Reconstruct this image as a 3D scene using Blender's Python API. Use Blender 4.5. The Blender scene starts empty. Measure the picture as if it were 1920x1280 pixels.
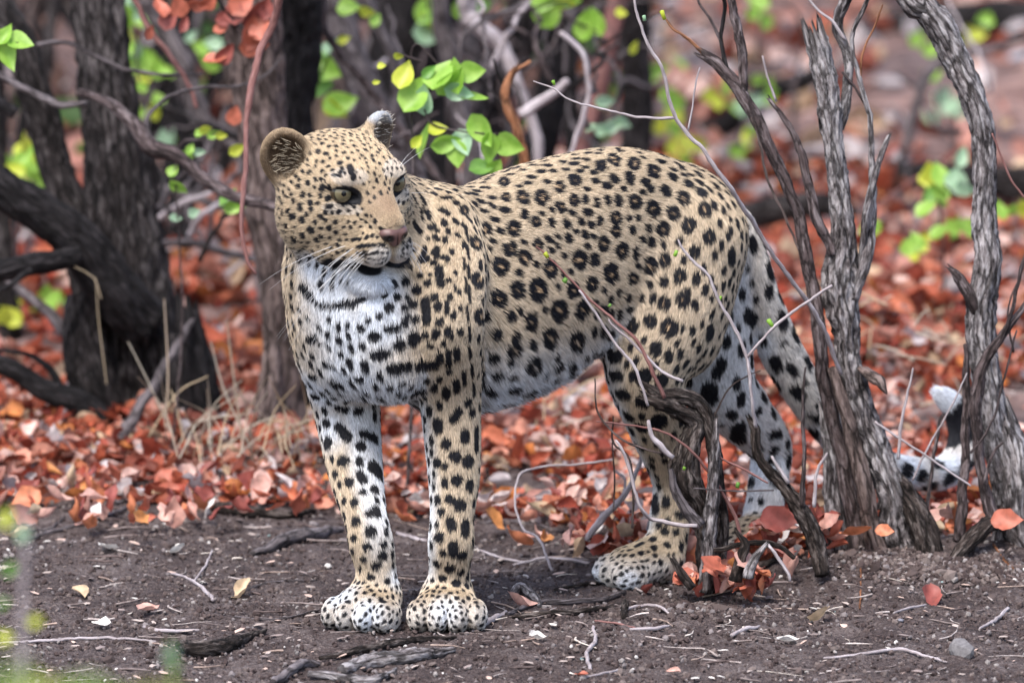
import bpy, math, random
import numpy as np
from mathutils import Vector
from mathutils.bvhtree import BVHTree

rng = np.random.default_rng(7)
random.seed(7)
SC = bpy.context.scene
COL = SC.collection

# ------------------------------------------------------------------ camera, sky, sun, exposure
CAM_Y, CAM_H, PITCH, F_PX = -11.8, 2.08, math.radians(8.0), 15360.0
cam_d = bpy.data.cameras.new("camera")
cam_d.sensor_width = 36.0
cam_d.lens = 288.0
cam_d.clip_start = 0.1
cam_d.clip_end = 400.0
cam_d.dof.use_dof = True
cam_d.dof.focus_distance = 11.95
cam_d.dof.aperture_fstop = 4.5
cam_d.dof.aperture_blades = 9
camera = bpy.data.objects.new("camera", cam_d)
camera.location = (0, CAM_Y, CAM_H)
camera.rotation_euler = (math.radians(90) - PITCH, 0, 0)
COL.objects.link(camera)
SC.camera = camera

world = bpy.data.worlds.new("World")
SC.world = world
world.use_nodes = True
wn = world.node_tree.nodes
wl = world.node_tree.links
sky = wn.new("ShaderNodeTexSky")
sky.sky_type = 'NISHITA'
sky.sun_disc = False
SUN_EL, SUN_ROT = math.radians(58), math.radians(205)
sky.sun_elevation = SUN_EL
sky.sun_rotation = SUN_ROT
sky.air_density = 1.0
sky.dust_density = 3.0
sky.ozone_density = 1.0
wn["Background"].inputs[1].default_value = 0.115
wl.new(sky.outputs[0], wn["Background"].inputs[0])

sun_d = bpy.data.lights.new("sun", 'SUN')
sun_d.energy = 1.5
sun_d.angle = math.radians(20)
sun_d.color = (1.0, 0.97, 0.93)
sun = bpy.data.objects.new("sun", sun_d)
sdir = Vector((math.sin(SUN_ROT) * math.cos(SUN_EL), math.cos(SUN_ROT) * math.cos(SUN_EL), math.sin(SUN_EL)))
sun.rotation_euler = sdir.to_track_quat('Z', 'Y').to_euler()
sun.location = sdir * 20
COL.objects.link(sun)

SC.view_settings.view_transform = 'Standard'
SC.view_settings.look = 'None'
SC.view_settings.exposure = 1.45
SC.view_settings.gamma = 1.0
SC.view_settings.use_curve_mapping = False
SC.render.engine = 'CYCLES'
SC.cycles.max_bounces = 6
SC.cycles.diffuse_bounces = 3
SC.cycles.glossy_bounces = 2
SC.cycles.transmission_bounces = 3
SC.cycles.transparent_max_bounces = 6
SC.cycles.use_denoising = True
SC.render.film_transparent = False

# ------------------------------------------------------------------ small helpers
_ca, _sa = math.cos(PITCH), math.sin(PITCH)
def P(px, py, Y):
    """world point seen at photograph pixel (px, py) at world depth Y (used to place things)"""
    dx = (px - 960) / F_PX
    dv = -(py - 640) / F_PX
    d = np.array((dx, _ca + dv * _sa, -_sa + dv * _ca))
    t = (Y - CAM_Y) / d[1]
    return np.array((0, CAM_Y, CAM_H)) + d * t
def pxm(Y):
    """metres per photograph pixel at depth Y"""
    return (Y - CAM_Y) / _ca / F_PX
def GP(px, py, z=0.0):
    """point of the horizontal plane at height z seen at a pixel"""
    dx = (px - 960) / F_PX
    dv = -(py - 640) / F_PX
    d = np.array((dx, _ca + dv * _sa, -_sa + dv * _ca))
    t = (z - CAM_H) / d[2]
    return np.array((0, CAM_Y, CAM_H)) + d * t

def link(name, data, parent=None):
    o = bpy.data.objects.new(name, data)
    COL.objects.link(o)
    if parent is not None:
        o.parent = parent
    return o
def tag(o, label=None, cat=None, group=None, kind=None):
    if label: o["label"] = label
    if cat: o["category"] = cat
    if group: o["group"] = group
    if kind: o["kind"] = kind
    return o
def mesh_np(name, v, f, smooth=True, mat=None):
    """v: (n,3) array, f: (m,3) or (m,4) int array or list of such arrays"""
    me = bpy.data.meshes.new(name)
    fs = f if isinstance(f, list) else [f]
    fs = [np.asarray(x, dtype=np.int32) for x in fs if len(x)]
    v = np.asarray(v, dtype=np.float32)
    me.vertices.add(len(v))
    me.vertices.foreach_set("co", v.ravel())
    loops = np.concatenate([x.ravel() for x in fs])
    counts = np.concatenate([np.full(len(x), x.shape[1], dtype=np.int32) for x in fs])
    starts = np.concatenate([[0], np.cumsum(counts)[:-1]]).astype(np.int32)
    me.loops.add(len(loops))
    me.loops.foreach_set("vertex_index", loops)
    me.polygons.add(len(counts))
    me.polygons.foreach_set("loop_start", starts)
    me.polygons.foreach_set("loop_total", counts)
    me.polygons.foreach_set("use_smooth", np.full(len(counts), smooth))
    me.update(calc_edges=True)
    me.validate()
    if mat: me.materials.append(mat)
    return me
def vcol(me, name, cols):
    a = me.color_attributes.new(name, 'FLOAT_COLOR', 'POINT')
    c = np.ones((len(cols), 4), dtype=np.float32); c[:, :3] = cols
    a.data.foreach_set("color", c.ravel())

def new_mat(name):
    m = bpy.data.materials.new(name)
    m.use_nodes = True
    return m, m.node_tree.nodes, m.node_tree.links, m.node_tree.nodes["Principled BSDF"]
def ramp(nodes, stops, interp='LINEAR'):
    r = nodes.new("ShaderNodeValToRGB")
    r.color_ramp.interpolation = interp
    e = r.color_ramp.elements
    while len(e) < len(stops): e.new(0.5)
    for i, (p, c) in enumerate(stops):
        e[i].position = p
        e[i].color = (*c, 1) if len(c) == 3 else c
    return r

def _h(ix, iy, iz, s):
    n = (ix * 374761393 + iy * 668265263 + iz * 2147483647 + s * 1274126177) & 0xffffffff
    n = ((n ^ (n >> 13)) * 1274126177) & 0xffffffff
    return ((n ^ (n >> 16)) & 0xffff) / 65535.0
def vnoise(p, scale, seed=0):
    """value noise in 0..1 at points p (n,3)"""
    q = np.asarray(p, dtype=np.float64) * scale + 1000.0
    i = np.floor(q).astype(np.int64); f = q - i
    f = f * f * (3 - 2 * f)
    x, y, z = i[:, 0], i[:, 1], i[:, 2]
    r = 0
    for a in (0, 1):
        wa = f[:, 0] if a else 1 - f[:, 0]
        for b in (0, 1):
            wb = f[:, 1] if b else 1 - f[:, 1]
            for c in (0, 1):
                wc = f[:, 2] if c else 1 - f[:, 2]
                r = r + _h(x + a, y + b, z + c, seed) * wa * wb * wc
    return r
def fbm(p, scale, oct=4, seed=0, gain=0.5):
    r, a, t = 0, 1.0, 0.0
    for k in range(oct):
        r = r + a * vnoise(p, scale * 2.03 ** k, seed + k); t += a; a *= gain
    return r / t
# ================================================================== THE LEOPARD
def axis(segs):
    out = []
    for a, b, s in segs:
        n = max(1, int(round((b - a) / s)))
        out.append(np.linspace(a, b, n, endpoint=False))
    out.append([segs[-1][1]])
    return np.concatenate(out).astype(np.float32)

def surface_nets(F, xs, ys, zs):
    s = F < 0
    nx, ny, nz = F.shape
    c = np.zeros((nx - 1, ny - 1, nz - 1), dtype=np.int8)
    for a in (0, 1):
        for b in (0, 1):
            for d in (0, 1):
                c += s[a:nx - 1 + a, b:ny - 1 + b, d:nz - 1 + d]
    act = np.argwhere((c > 0) & (c < 8))
    idx = -np.ones(c.shape, dtype=np.int32)
    idx[act[:, 0], act[:, 1], act[:, 2]] = np.arange(len(act))
    acc = np.zeros((len(act), 3)); cnt = np.zeros(len(act))
    ax = (xs, ys, zs)
    corners = [(a, b, d) for a in (0, 1) for b in (0, 1) for d in (0, 1)]
    for p in corners:
        for k in range(3):
            if p[k]: continue
            q = list(p); q[k] = 1
            ip = act + np.array(p); iq = act + np.array(q)
            f0 = F[ip[:, 0], ip[:, 1], ip[:, 2]]; f1 = F[iq[:, 0], iq[:, 1], iq[:, 2]]
            m = (f0 < 0) != (f1 < 0)
            t = np.where(m, f0 / np.where(m, f0 - f1, 1), 0)
            for j in range(3):
                pj = ax[j][ip[:, j]]; qj = ax[j][iq[:, j]]
                acc[:, j] += np.where(m, pj + (qj - pj) * t, 0)
            cnt += m
    v = acc / cnt[:, None]
    quads = []
    for k in range(3):
        o1, o2 = [(1, 2), (2, 0), (0, 1)][k]
        sl0 = [slice(1, -1)] * 3; sl1 = [slice(1, -1)] * 3
        sl0[k] = slice(0, -1); sl1[k] = slice(1, None)
        a0, a1 = s[tuple(sl0)], s[tuple(sl1)]
        e = np.argwhere(a0 != a1)
        inside0 = a0[e[:, 0], e[:, 1], e[:, 2]]
        off = np.array([1, 1, 1]); off[k] = 0
        g = e + off
        def cell(d1, d2):
            h = g.copy(); h[:, o1] -= d1; h[:, o2] -= d2
            return idx[h[:, 0], h[:, 1], h[:, 2]]
        q = np.stack([cell(1, 1), cell(0, 1), cell(0, 0), cell(1, 0)], 1)
        q[~inside0] = q[~inside0][:, ::-1]
        quads.append(q)
    f = np.concatenate(quads)
    f = f[(f >= 0).all(1)]
    return v, f

class Field:
    def __init__(s, xs, ys, zs):
        s.ax = (xs, ys, zs)
        s.F = np.full((len(xs), len(ys), len(zs)), 0.06, dtype=np.float32)
    def block(s, lo, hi):
        sl = []
        for k in range(3):
            a = max(0, np.searchsorted(s.ax[k], lo[k]) - 1); b = min(len(s.ax[k]), np.searchsorted(s.ax[k], hi[k]) + 1)
            sl.append(slice(a, max(b, a + 1)))
        g = np.meshgrid(*[s.ax[k][sl[k]] for k in range(3)], indexing='ij')
        return tuple(sl), g
    def add(s, pr):
        k = pr.get('k', .02); lo, hi = pr['lo'] - k - .01, pr['hi'] + k + .01
        sl, g = s.block(lo, hi)
        d = pr['f'](*g).astype(np.float32)
        a = s.F[sl]
        if pr.get('sub'):
            h = np.clip(.5 - .5 * (a + d) / k, 0, 1)
            s.F[sl] = a * (1 - h) + (-d) * h + k * h * (1 - h)
        else:
            h = np.clip(.5 + .5 * (d - a) / k, 0, 1)
            s.F[sl] = d * (1 - h) + a * h - k * h * (1 - h)

def cap(a, b, ra, rb, k=.02, **kw):
    a = np.asarray(a, float); b = np.asarray(b, float)
    ab = b - a; L2 = max(ab @ ab, 1e-9)
    def f(x, y, z):
        t = np.clip(((x - a[0]) * ab[0] + (y - a[1]) * ab[1] + (z - a[2]) * ab[2]) / L2, 0, 1)
        return np.sqrt((x - a[0] - t * ab[0]) ** 2 + (y - a[1] - t * ab[1]) ** 2 + (z - a[2] - t * ab[2]) ** 2) - (ra + (rb - ra) * t)
    R = max(ra, rb)
    return dict(f=f, lo=np.minimum(a, b) - R, hi=np.maximum(a, b) + R, k=k, **kw)
def ell(c, r, M=None, k=.02, **kw):
    """M: 3x3, rows = local axes in world"""
    c = np.asarray(c, float); r = np.asarray(r, float)
    M = np.eye(3) if M is None else M
    def f(x, y, z):
        dx, dy, dz = x - c[0], y - c[1], z - c[2]
        u = [M[i, 0] * dx + M[i, 1] * dy + M[i, 2] * dz for i in range(3)]
        k0 = np.sqrt(sum((u[i] / r[i]) ** 2 for i in range(3)))
        k1 = np.sqrt(sum((u[i] / r[i] ** 2) ** 2 for i in range(3))) + 1e-9
        return k0 * (k0 - 1) / k1
    R = max(r)
    return dict(f=f, lo=c - R, hi=c + R, k=k, **kw)
def unit(v):
    v = np.asarray(v, float); return v / np.linalg.norm(v)

PR = []          # primitives, each with comb direction, hair length, name
def chain(pts, comb=None, ln=.014, k=.02, zone='body', sub=5):
    """one smooth tapering limb through (px, py, Y, radius) points"""
    q = np.array([[*P(*p[:3]), p[3]] for p in pts])
    e = np.vstack([2 * q[0] - q[1], q, 2 * q[-1] - q[-2]])
    out = []
    for i in range(len(q) - 1):
        p0, p1, p2, p3 = e[i:i + 4]
        for t in np.linspace(0, 1, sub, endpoint=False):
            out.append(.5 * (2 * p1 + (p2 - p0) * t + (2 * p0 - 5 * p1 + 4 * p2 - p3) * t * t + (3 * p1 - p0 - 3 * p2 + p3) * t ** 3))
    out.append(q[-1]); out = np.array(out)
    segs = [cap(out[i, :3], out[i + 1, :3], out[i, 3], out[i + 1, 3]) for i in range(len(out) - 1)]
    def f(x, y, z):
        d = segs[0]['f'](x, y, z)
        for g in segs[1:]: d = np.minimum(d, g['f'](x, y, z))
        return d
    lo = np.min([g['lo'] for g in segs], 0); hi = np.max([g['hi'] for g in segs], 0)
    if comb is None:
        def cf(v):
            best = np.full(len(v), 9.); c = np.zeros_like(v)
            for i, g in enumerate(segs):
                d = g['f'](v[:, 0], v[:, 1], v[:, 2]); m = d < best
                best[m] = d[m]; c[m] = unit(out[i + 1, :3] - out[i, :3])
            return c
    else:
        cf = unit(comb)
    PR.append(dict(f=f, lo=lo, hi=hi, k=k, comb=cf, ln=ln, zone=zone))
BACK = (.8, .55, -.18)
# trunk: spine, flank and belly
chain([(755, 450, .09, .078), (880, 462, .17, .088), (1000, 427, .26, .094), (1150, 398, .36, .096), (1250, 424, .425, .098)], comb=BACK, ln=.011, k=.03)
chain([(770, 530, .08, .085), (880, 545, .15, .108), (1000, 515, .25, .104), (1130, 490, .35, .098), (1235, 490, .42, .098)], comb=(.75, .5, -.4), ln=.013, k=.05)
chain([(727, 595, .04, .094), (850, 618, .13, .108), (970, 600, .23, .100), (1065, 553, .31, .086), (1200, 540, .40, .085)], comb=(.6, .35, -.7), ln=.020, k=.05, zone='belly')
C = chain
C([(728, 592, .0, .092), (732, 630, .0, .086)], comb=(.1, 0, -1), ln=.013, k=.03, zone='chest')
# neck
C([(658, 430, .02, .086), (698, 550, .05, .098)], comb=(.1, 0, -1), ln=.013, k=.04, zone='neck')
C([(690, 415, .04, .078), (790, 455, .11, .078)], comb=(.5, .5, -.5), ln=.012, k=.04, zone='neck')
C([(620, 520, .02, .064), (650, 640, .05, .066)], comb=(.1, 0, -1), ln=.014, k=.04, zone='chest')
C([(612, 430, .03, .038), (616, 510, .03, .043), (620, 590, .05, .05)], comb=(.05, 0, -1), ln=.013, k=.03, zone='neck')
# near (left) foreleg
C([(828, 420, .06, .048), (835, 500, .02, .058), (822, 600, -.025, .064), (842, 730, .02, .045), (851, 880, .015, .0365), (848, 965, .0, .0300), (846, 1015, -.004, .0315), (843, 1060, .008, .0280), (842, 1105, .015, .030)], ln=.009, k=.016, zone='leg')
# far (right) foreleg
C([(655, 500, .12, .058), (634, 620, .07, .062), (650, 765, .10, .047), (668, 890, .06, .0375), (686, 970, .02, .0295), (695, 1015, .012, .0305), (704, 1060, .015, .0275), (706, 1105, .015, .029)], ln=.010, k=.025, zone='leg')
# near hind leg
C([(1270, 460, .38, .094), (1245, 580, .35, .086), (1212, 680, .32, .062), (1232, 790, .36, .043), (1262, 893, .412, .031), (1256, 970, .40, .0285), (1246, 1045, .385, .029)], ln=.011, k=.03, zone='leg')
C([(1285, 440, .42, .086), (1265, 620, .38, .068)], comb=(.0, 0, -1), ln=.012, k=.03, zone='leg')
# far hind leg
C([(1325, 450, .52, .07), (1340, 690, .53, .056), (1385, 765, .57, .044), (1440, 830, .62, .032), (1440, 900, .62, .027), (1425, 985, .60, .026)], ln=.014, k=.02, zone='hind_far')
# tail
C([(1340, 405, .50, .034), (1388, 470, .52, .033), (1420, 560, .54, .031), (1464, 655, .57, .029), (1514, 740, .60, .027), (1568, 812, .65, .024),
   (1630, 862, .72, .023), (1710, 885, .80, .022), (1775, 880, .86, .022), (1805, 835, .89, .022), (1800, 785, .90, .019), (1785, 758, .90, .016), (1768, 742, .90, .011)], ln=.018, k=.02, zone='tail')
# paws: (centre pixel, Y, toe direction, side vector, size)
def paw(px, Y, dirv, s=1.0, zone='paw', z0=0.0, toes=(-.040, -.0140, .0140, .040), spread=1.0):
    d = unit((dirv[0], dirv[1], 0)); sd = np.array((-d[1], d[0], 0))
    c = P(px, 1130, Y); c[2] = z0
    M = np.array((sd, d, (0, 0, 1)))
    PR.append(ell(c + np.array((0, 0, .032 * s)) , np.array((.044, .046, .031)) * s, M, k=.012, comb=d * .8 + np.array((0, 0, -.3)), ln=.006, zone=zone))
    PR.append(ell(c - d * .03 * s + np.array((0, 0, .04 * s)), np.array((.034, .036, .034)) * s, M, k=.015, comb=d * .5 + np.array((0, 0, -.6)), ln=.006, zone=zone))
    for i, t in enumerate(toes):
        fwd = .034 if i in (1, 2) else .022
        q = c + sd * t * s * spread + d * fwd * s
        PR.append(ell(q + np.array((0, 0, .0225 * s)), np.array((.0168, .032, .0235)) * s, M, k=.0014, comb=d * .8 + np.array((0, 0, -.3)), ln=.0035, zone=zone))
paw(838, -.010, (.02, -1), 1.03)
paw(689, -.005, (-.42, -1), 1.03)
paw(1192, .365, (-1, -.35), .98)
paw(1385, .56, (-.9, -.5), 1.0)

# head, in its own frame: x to the animal's left, y forward, z up
_yaw, _pit, _rol = math.radians(34), math.radians(15), math.radians(6)
fwd = np.array((math.sin(_yaw) * math.cos(_pit), -math.cos(_yaw) * math.cos(_pit), -math.sin(_pit)))
lat0 = np.array((math.cos(_yaw), math.sin(_yaw), 0.0))
up0 = np.cross(lat0, fwd); up0 = up0 if up0[2] > 0 else -up0
lat = lat0 * math.cos(_rol) + up0 * math.sin(_rol)
upv = up0 * math.cos(_rol) - lat0 * math.sin(_rol)
HM = np.array((lat, fwd, upv))                    # rows = local axes
EYE_MID = np.array((0, .068, .018))
HO = P(697, 353, -.10) - EYE_MID @ HM
def H(p): return HO + np.asarray(p, float) @ HM   # local -> world
def toH(w): return (w - HO) @ HM.T
HEAD = []
def he(c, r, k=.02, R=None, zone='face', ln=.008, sub=False):
    M = HM if R is None else R @ HM
    d = ell(H(c), r, M, k=k, comb=None, ln=ln, zone=zone)
    if sub: d['sub'] = True
    (PR if not sub else HEAD).append(d)
def hc(a, b, ra, rb, k=.02, zone='face', ln=.008):
    PR.append(cap(H(a), H(b), ra, rb, k=k, comb=None, ln=ln, zone=zone))
def rot(ax, deg):
    a = math.radians(deg); c, s = math.cos(a), math.sin(a)
    return {'x': np.array(((1, 0, 0), (0, c, s), (0, -s, c))), 'y': np.array(((c, 0, -s), (0, 1, 0), (s, 0, c))), 'z': np.array(((c, s, 0), (-s, c, 0), (0, 0, 1)))}[ax]
he((0, -.020, .006), (.080, .086, .061), ln=.009, k=.03)
he((0, .034, .020), (.058, .040, .033), ln=.006, k=.03)
for s in (-1, 1):
    he((s * .055, -.008, -.040), (.042, .052, .056), ln=.014, k=.03)
    he((s * .034, .055, .0315), (.026, .018, .0085), ln=.006, k=.020)          # brow
    he((s * .044, .046, -.014), (.026, .026, .020), ln=.006, k=.020)         # cheekbone
    he((s * .024, .062, -.036), (.028, .036, .026), ln=.006, k=.020)
    he((s * .046, .028, -.042), (.030, .036, .032), ln=.009, k=.025)
    he((s * .0175, .110, -.055), (.0215, .029, .0265), ln=.005, k=.008)       # muzzle pad
    hc((s * .025, .092, -.062), (s * .046, .040, -.076), .018, .024, ln=.008, k=.015)   # lip back to the cheek
hc((0, .052, .014), (0, .121, -.018), .033, .0205, ln=.004, k=.018)
he((0, .084, -.121), (.0215, .024, .0130), ln=.010, k=.016, zone='chin')
hc((0, .066, -.119), (0, .0, -.094), .021, .042, ln=.014, k=.02, zone='chin')
# carved: eye openings, mouth slit
EYES = {}
for s, nm in ((-1, 'right'), (1, 'left')):
    ec = np.array((s * .0410, .0625, .016))
    EYES[nm] = ec
    R = rot('y', -s * 10) @ rot('z', s * -24)
    he(ec + np.array((s * .005, .014, -.0015)), (.0182, .020, .0080), R=R, k=.0025, sub=True)
he((0, .100, -.0955), (.044, .050, .0135), k=.005, sub=True)
he((0, .140, -.046), (.0030, .010, .012), k=.004, sub=True)
# ears: cupped shells
EARS = {}
for s, c0, rr, tz, ty in ((-1, (-.082, -.036, .041), (.037, .016, .049), 22, -20), (1, (.073, -.040, .046), (.033, .018, .038), -22, 16)):
    R = rot('z', tz) @ rot('y', ty)
    EARS[s] = (np.array(c0), R)
    he(c0, rr, R=R, k=.022, zone='ear', ln=.004)
    he(np.array(c0) + (R.T @ np.array((0, .0135, .006))), (rr[0] * .80, .0145, rr[2] * .82), R=R, k=.004, sub=True)

_xs = axis([(-.45, -.40, .008), (-.40, -.04, .0032), (-.04, .42, .0065), (.42, .80, .008)])
_ys = axis([(-.27, -.25, .006), (-.25, .02, .0032), (.02, 1.0, .0068)])
_zs = axis([(-.02, .075, .0033), (.075, .46, .0065), (.46, .80, .0032)])
FD = Field(_xs, _ys, _zs)
for pr in PR: FD.add(pr)
for pr in HEAD: FD.add(pr)
LV, LF = surface_nets(FD.F, _xs, _ys, _zs)
del FD
# keep the largest connected set of faces' region simply by Laplacian relax of all
def relax(v, f, it=2, w=.5):
    e = np.concatenate([f[:, [0, 1]], f[:, [1, 2]], f[:, [2, 3]], f[:, [3, 0]]])
    for _ in range(it):
        a = np.zeros_like(v); n = np.zeros(len(v))
        for i, j in ((0, 1), (1, 0)):
            for c in range(3): a[:, c] += np.bincount(e[:, i], v[e[:, j], c], len(v))
            n += np.bincount(e[:, i], minlength=len(v))
        v = v * (1 - w) + w * a / np.maximum(n, 1)[:, None]
    return v
LV = relax(LV, LF, 2, .4)
print("leopard verts", len(LV), "faces", len(LF))

def vert_normals(v, f):
    n = np.zeros_like(v)
    fn = np.cross(v[f[:, 2]] - v[f[:, 0]], v[f[:, 3]] - v[f[:, 1]])
    for k in range(4):
        for c in range(3): n[:, c] += np.bincount(f[:, k], fn[:, c], len(v))
    return n / (np.linalg.norm(n, axis=1)[:, None] + 1e-12)
LN = vert_normals(LV, LF)

# ---- per-vertex attributes: comb direction, hair length, zone weights
ZONES = ['body', 'belly', 'chest', 'neck', 'leg', 'hind_far', 'tail', 'paw', 'face', 'chin', 'ear']
Wsum = np.zeros(len(LV)); comb = np.zeros_like(LV); hlen = np.zeros(len(LV)); zw = np.zeros((len(LV), len(ZONES)))
nose_w = H((0, .138, -.024))
for pr in PR:
    d = pr['f'](LV[:, 0], LV[:, 1], LV[:, 2])
    w = np.exp(-np.clip(d, 0, 1) / .010) + 1e-12
    Wsum += w; hlen += w * pr['ln']
    if pr['comb'] is None:
        if pr['zone'] == 'ear':
            cd = np.tile(upv * .8 - fwd * .1, (len(LV), 1))
        elif pr['zone'] == 'chin':
            cd = LV - H((0, .11, -.09)); cd = cd / np.linalg.norm(cd, axis=1)[:, None] + np.array((0, 0, -.7))
        else:
            cd = LV - nose_w; cd = cd / np.linalg.norm(cd, axis=1)[:, None]
        comb += w[:, None] * cd
    else:
        comb += w[:, None] * (pr['comb'](LV) if callable(pr['comb']) else pr['comb'])
    zw[:, ZONES.index(pr['zone'])] += w
hlen /= Wsum; zw /= Wsum[:, None]; comb /= Wsum[:, None]
Z = {n: zw[:, i] for i, n in enumerate(ZONES)}
comb = comb - LN * (comb * LN).sum(1)[:, None]
comb /= np.linalg.norm(comb, axis=1)[:, None] + 1e-9
LL = toH(LV)                                      # head-local coordinates
# ---- coat pattern -------------------------------------------------------
LBVH = BVHTree.FromPolygons([tuple(x) for x in LV.tolist()], [tuple(x) for x in LF.tolist()])
_cam = Vector((0, CAM_Y, CAM_H))
def hit(px, py):
    w = P(px, py, 0.3); d = (Vector(w) - _cam).normalized()
    h = LBVH.ray_cast(_cam, d, 30)
    return None if h[0] is None else np.array(h[0])
SPOT = []      # (ax,ay,az,bx,by,bz,r)
ROS = []       # (x,y,z,r, kind)
def marks(ox, oy, sc, items, grow=1.0):
    for it in items:
        x, y = ox + it[0] / sc, oy + it[1] / sc
        if len(it) == 3:
            a = hit(x, y)
            if a is not None: SPOT.append((*a, *a, it[2] / sc / 1285 * grow, 0))
        elif len(it) == 4:                                   # 'v' / 'h' stretched spot
            r = it[2]; dx, dy = (0, r * .55) if it[3] == 'v' else (r * .6, 0) if it[3] == 'h' else (r * .5, r * .5)
            a = hit(x - dx / sc, y - dy / sc); b = hit(x + dx / sc, y + dy / sc)
            if a is not None and b is not None: SPOT.append((*a, *b, r * .75 / sc / 1285 * grow, 0))
        else:
            a = hit(x, y); b = hit(ox + it[2] / sc, oy + it[3] / sc)
            if a is not None and b is not None and np.linalg.norm(a - b) < .09: SPOT.append((*a, *b, it[4] / sc / 1285 * grow, 0))
def rosettes(ox, oy, sc, items):
    for it in items:
        x, y, r = ox + it[0] / sc, oy + it[1] / sc, it[2] / sc
        c = hit(x, y)
        if c is None: continue
        ROS.append((*c, r * 1.0 / 1285))
        r *= .92; n = rng.choice([2, 3, 3, 4]); th0 = rng.uniform(0, 6.28); gap = rng.uniform(.25, .6)
        for k in range(n):
            t0 = th0 + k * 6.28 / n; t1 = t0 + 6.28 / n - gap * rng.uniform(1.0, 2.4)
            ts = np.linspace(t0, max(t1, t0 + .3), 3); rr = r * .74 * rng.uniform(.85, 1.12)
            pts = [hit(x + rr * .92 * math.cos(t), y + rr * 1.08 * math.sin(t)) for t in ts]
            for a, b in zip(pts[:-1], pts[1:]):
                if a is not None and b is not None and np.linalg.norm(a - b) < .05:
                    SPOT.append((*a, *b, r * rng.uniform(.40, .58) / 1285, 1))
FACE = [(405,253,9),(443,268,9),(478,268,9),(513,258,8),(425,305,11),(518,300,9),(538,328,9),(495,353,12),(383,292,12),(476,228,8),(510,222,7),(410,215,8),(350,235,7),(555,240,7),(600,240,7),(625,225,7),(590,290,6),(655,275,8),(660,315,9),(690,300,8),(640,255,7),(700,355,8),(740,350,8),(570,195,7),(520,190,7),(475,185,7),(437,190,8),(340,400,10),(378,345,8),(370,372,7),(445,330,7),(435,370,8),(405,395,9),(457,390,9),(372,437,9),(335,457,12),(310,515,12),(267,548,12,'v'),(300,570,300,592,10),(240,600,11),(262,628,14,'h'),(312,645,14),(350,560,13),(385,560,9),(352,592,11),(330,615,10),(287,475,11),(255,515,8),(213,605,11,'v'),(232,672,11),(355,695,16),(315,722,14),(270,738,15),(385,745,12),(405,727,10),(375,655,11),(398,625,425,645,9),(445,685,12),(425,607,10),(438,535,13),(442,577,13,'h'),(405,485,12),(400,520,10,'v'),(490,605,10),(475,655,10),(345,520,9),(490,775,10),(450,735,8),(500,747,8),(480,708,10),(512,570,7),(540,600,7),(570,580,7),(595,560,7),(610,590,6),(520,680,8,'h'),(550,685,8),(575,660,7),(540,655,7),(590,620,7),(455,605,8),(425,415,8),(290,440,8),(195,665,8),(185,610,8),(190,720,9),(545,370,565,430,12),(505,380,500,402,9),(465,415,500,425,7),(520,405,7),(610,380,5),(640,400,5),(600,430,5),(620,460,5),(650,450,5),(680,380,5),(700,420,5),(670,480,5),(580,400,5),(630,350,5),(600,330,5),(720,390,6),
 (680,655,11),(708,690,725,702,8),(565,748,607,745,7),(638,735,11),(668,728,9),(690,732,7),(590,785,650,775,8),(650,775,722,771,8),(590,815,640,822,6),(640,822,690,812,6),(620,715,6),(855,750,12),(870,800,10),(840,780,7),(820,760,6),
 (845,400,880,455,11),(885,495,930,560,11),(865,520,885,560,8),(905,590,915,640,8),(945,600,955,635,11),(840,600,10),(870,655,905,705,12),(965,685,13),(985,730,1010,750,9),(935,790,925,860,11),(1000,790,1000,840,11),(1035,840,12),(985,870,13),(915,570,925,600,7),(880,575,7),(1000,700,9),(950,740,8)]
NECK = [(895,1005,20),(830,960,20),(950,975,16),(1010,920,1020,980,17),(800,880,13),(855,890,11),(915,935,12),(1060,960,11),(965,930,9),(990,1045,13),(1010,1085,15),(945,1060,948,1165,16),(880,1080,17),(830,1095,16),(890,1160,18),(830,1170,18),(1050,1070,1050,1130,9),(1085,1140,15),(1120,1100,11),(1120,1225,17),(995,1230,19),(1060,1210,13),(790,1040,16),(840,1040,11),(750,1095,20),(735,1203,790,1195,15),(1015,1170,16),(1095,1000,10,'v'),(1075,1050,9),
 (230,830,12),(200,900,10),(215,935,9),(255,900,14),(305,985,345,1030,20),(245,1020,14),(200,1030,9),(185,1085,9),(285,1090,12),(330,1140,12),(290,1155,13),(225,1155,10),(255,1215,13),(340,1250,370,1235,16),(495,1255,20),(390,1190,13),(540,1180,14),(605,1195,19),(675,1240,24),(645,1160,13),(700,1140,15),(560,1080,620,1050,14),(450,1080,540,1070,14),(380,1070,430,1080,12),(440,1150,12),(205,970,9),(230,1080,9),(200,1200,9),(210,870,8)]
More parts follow.
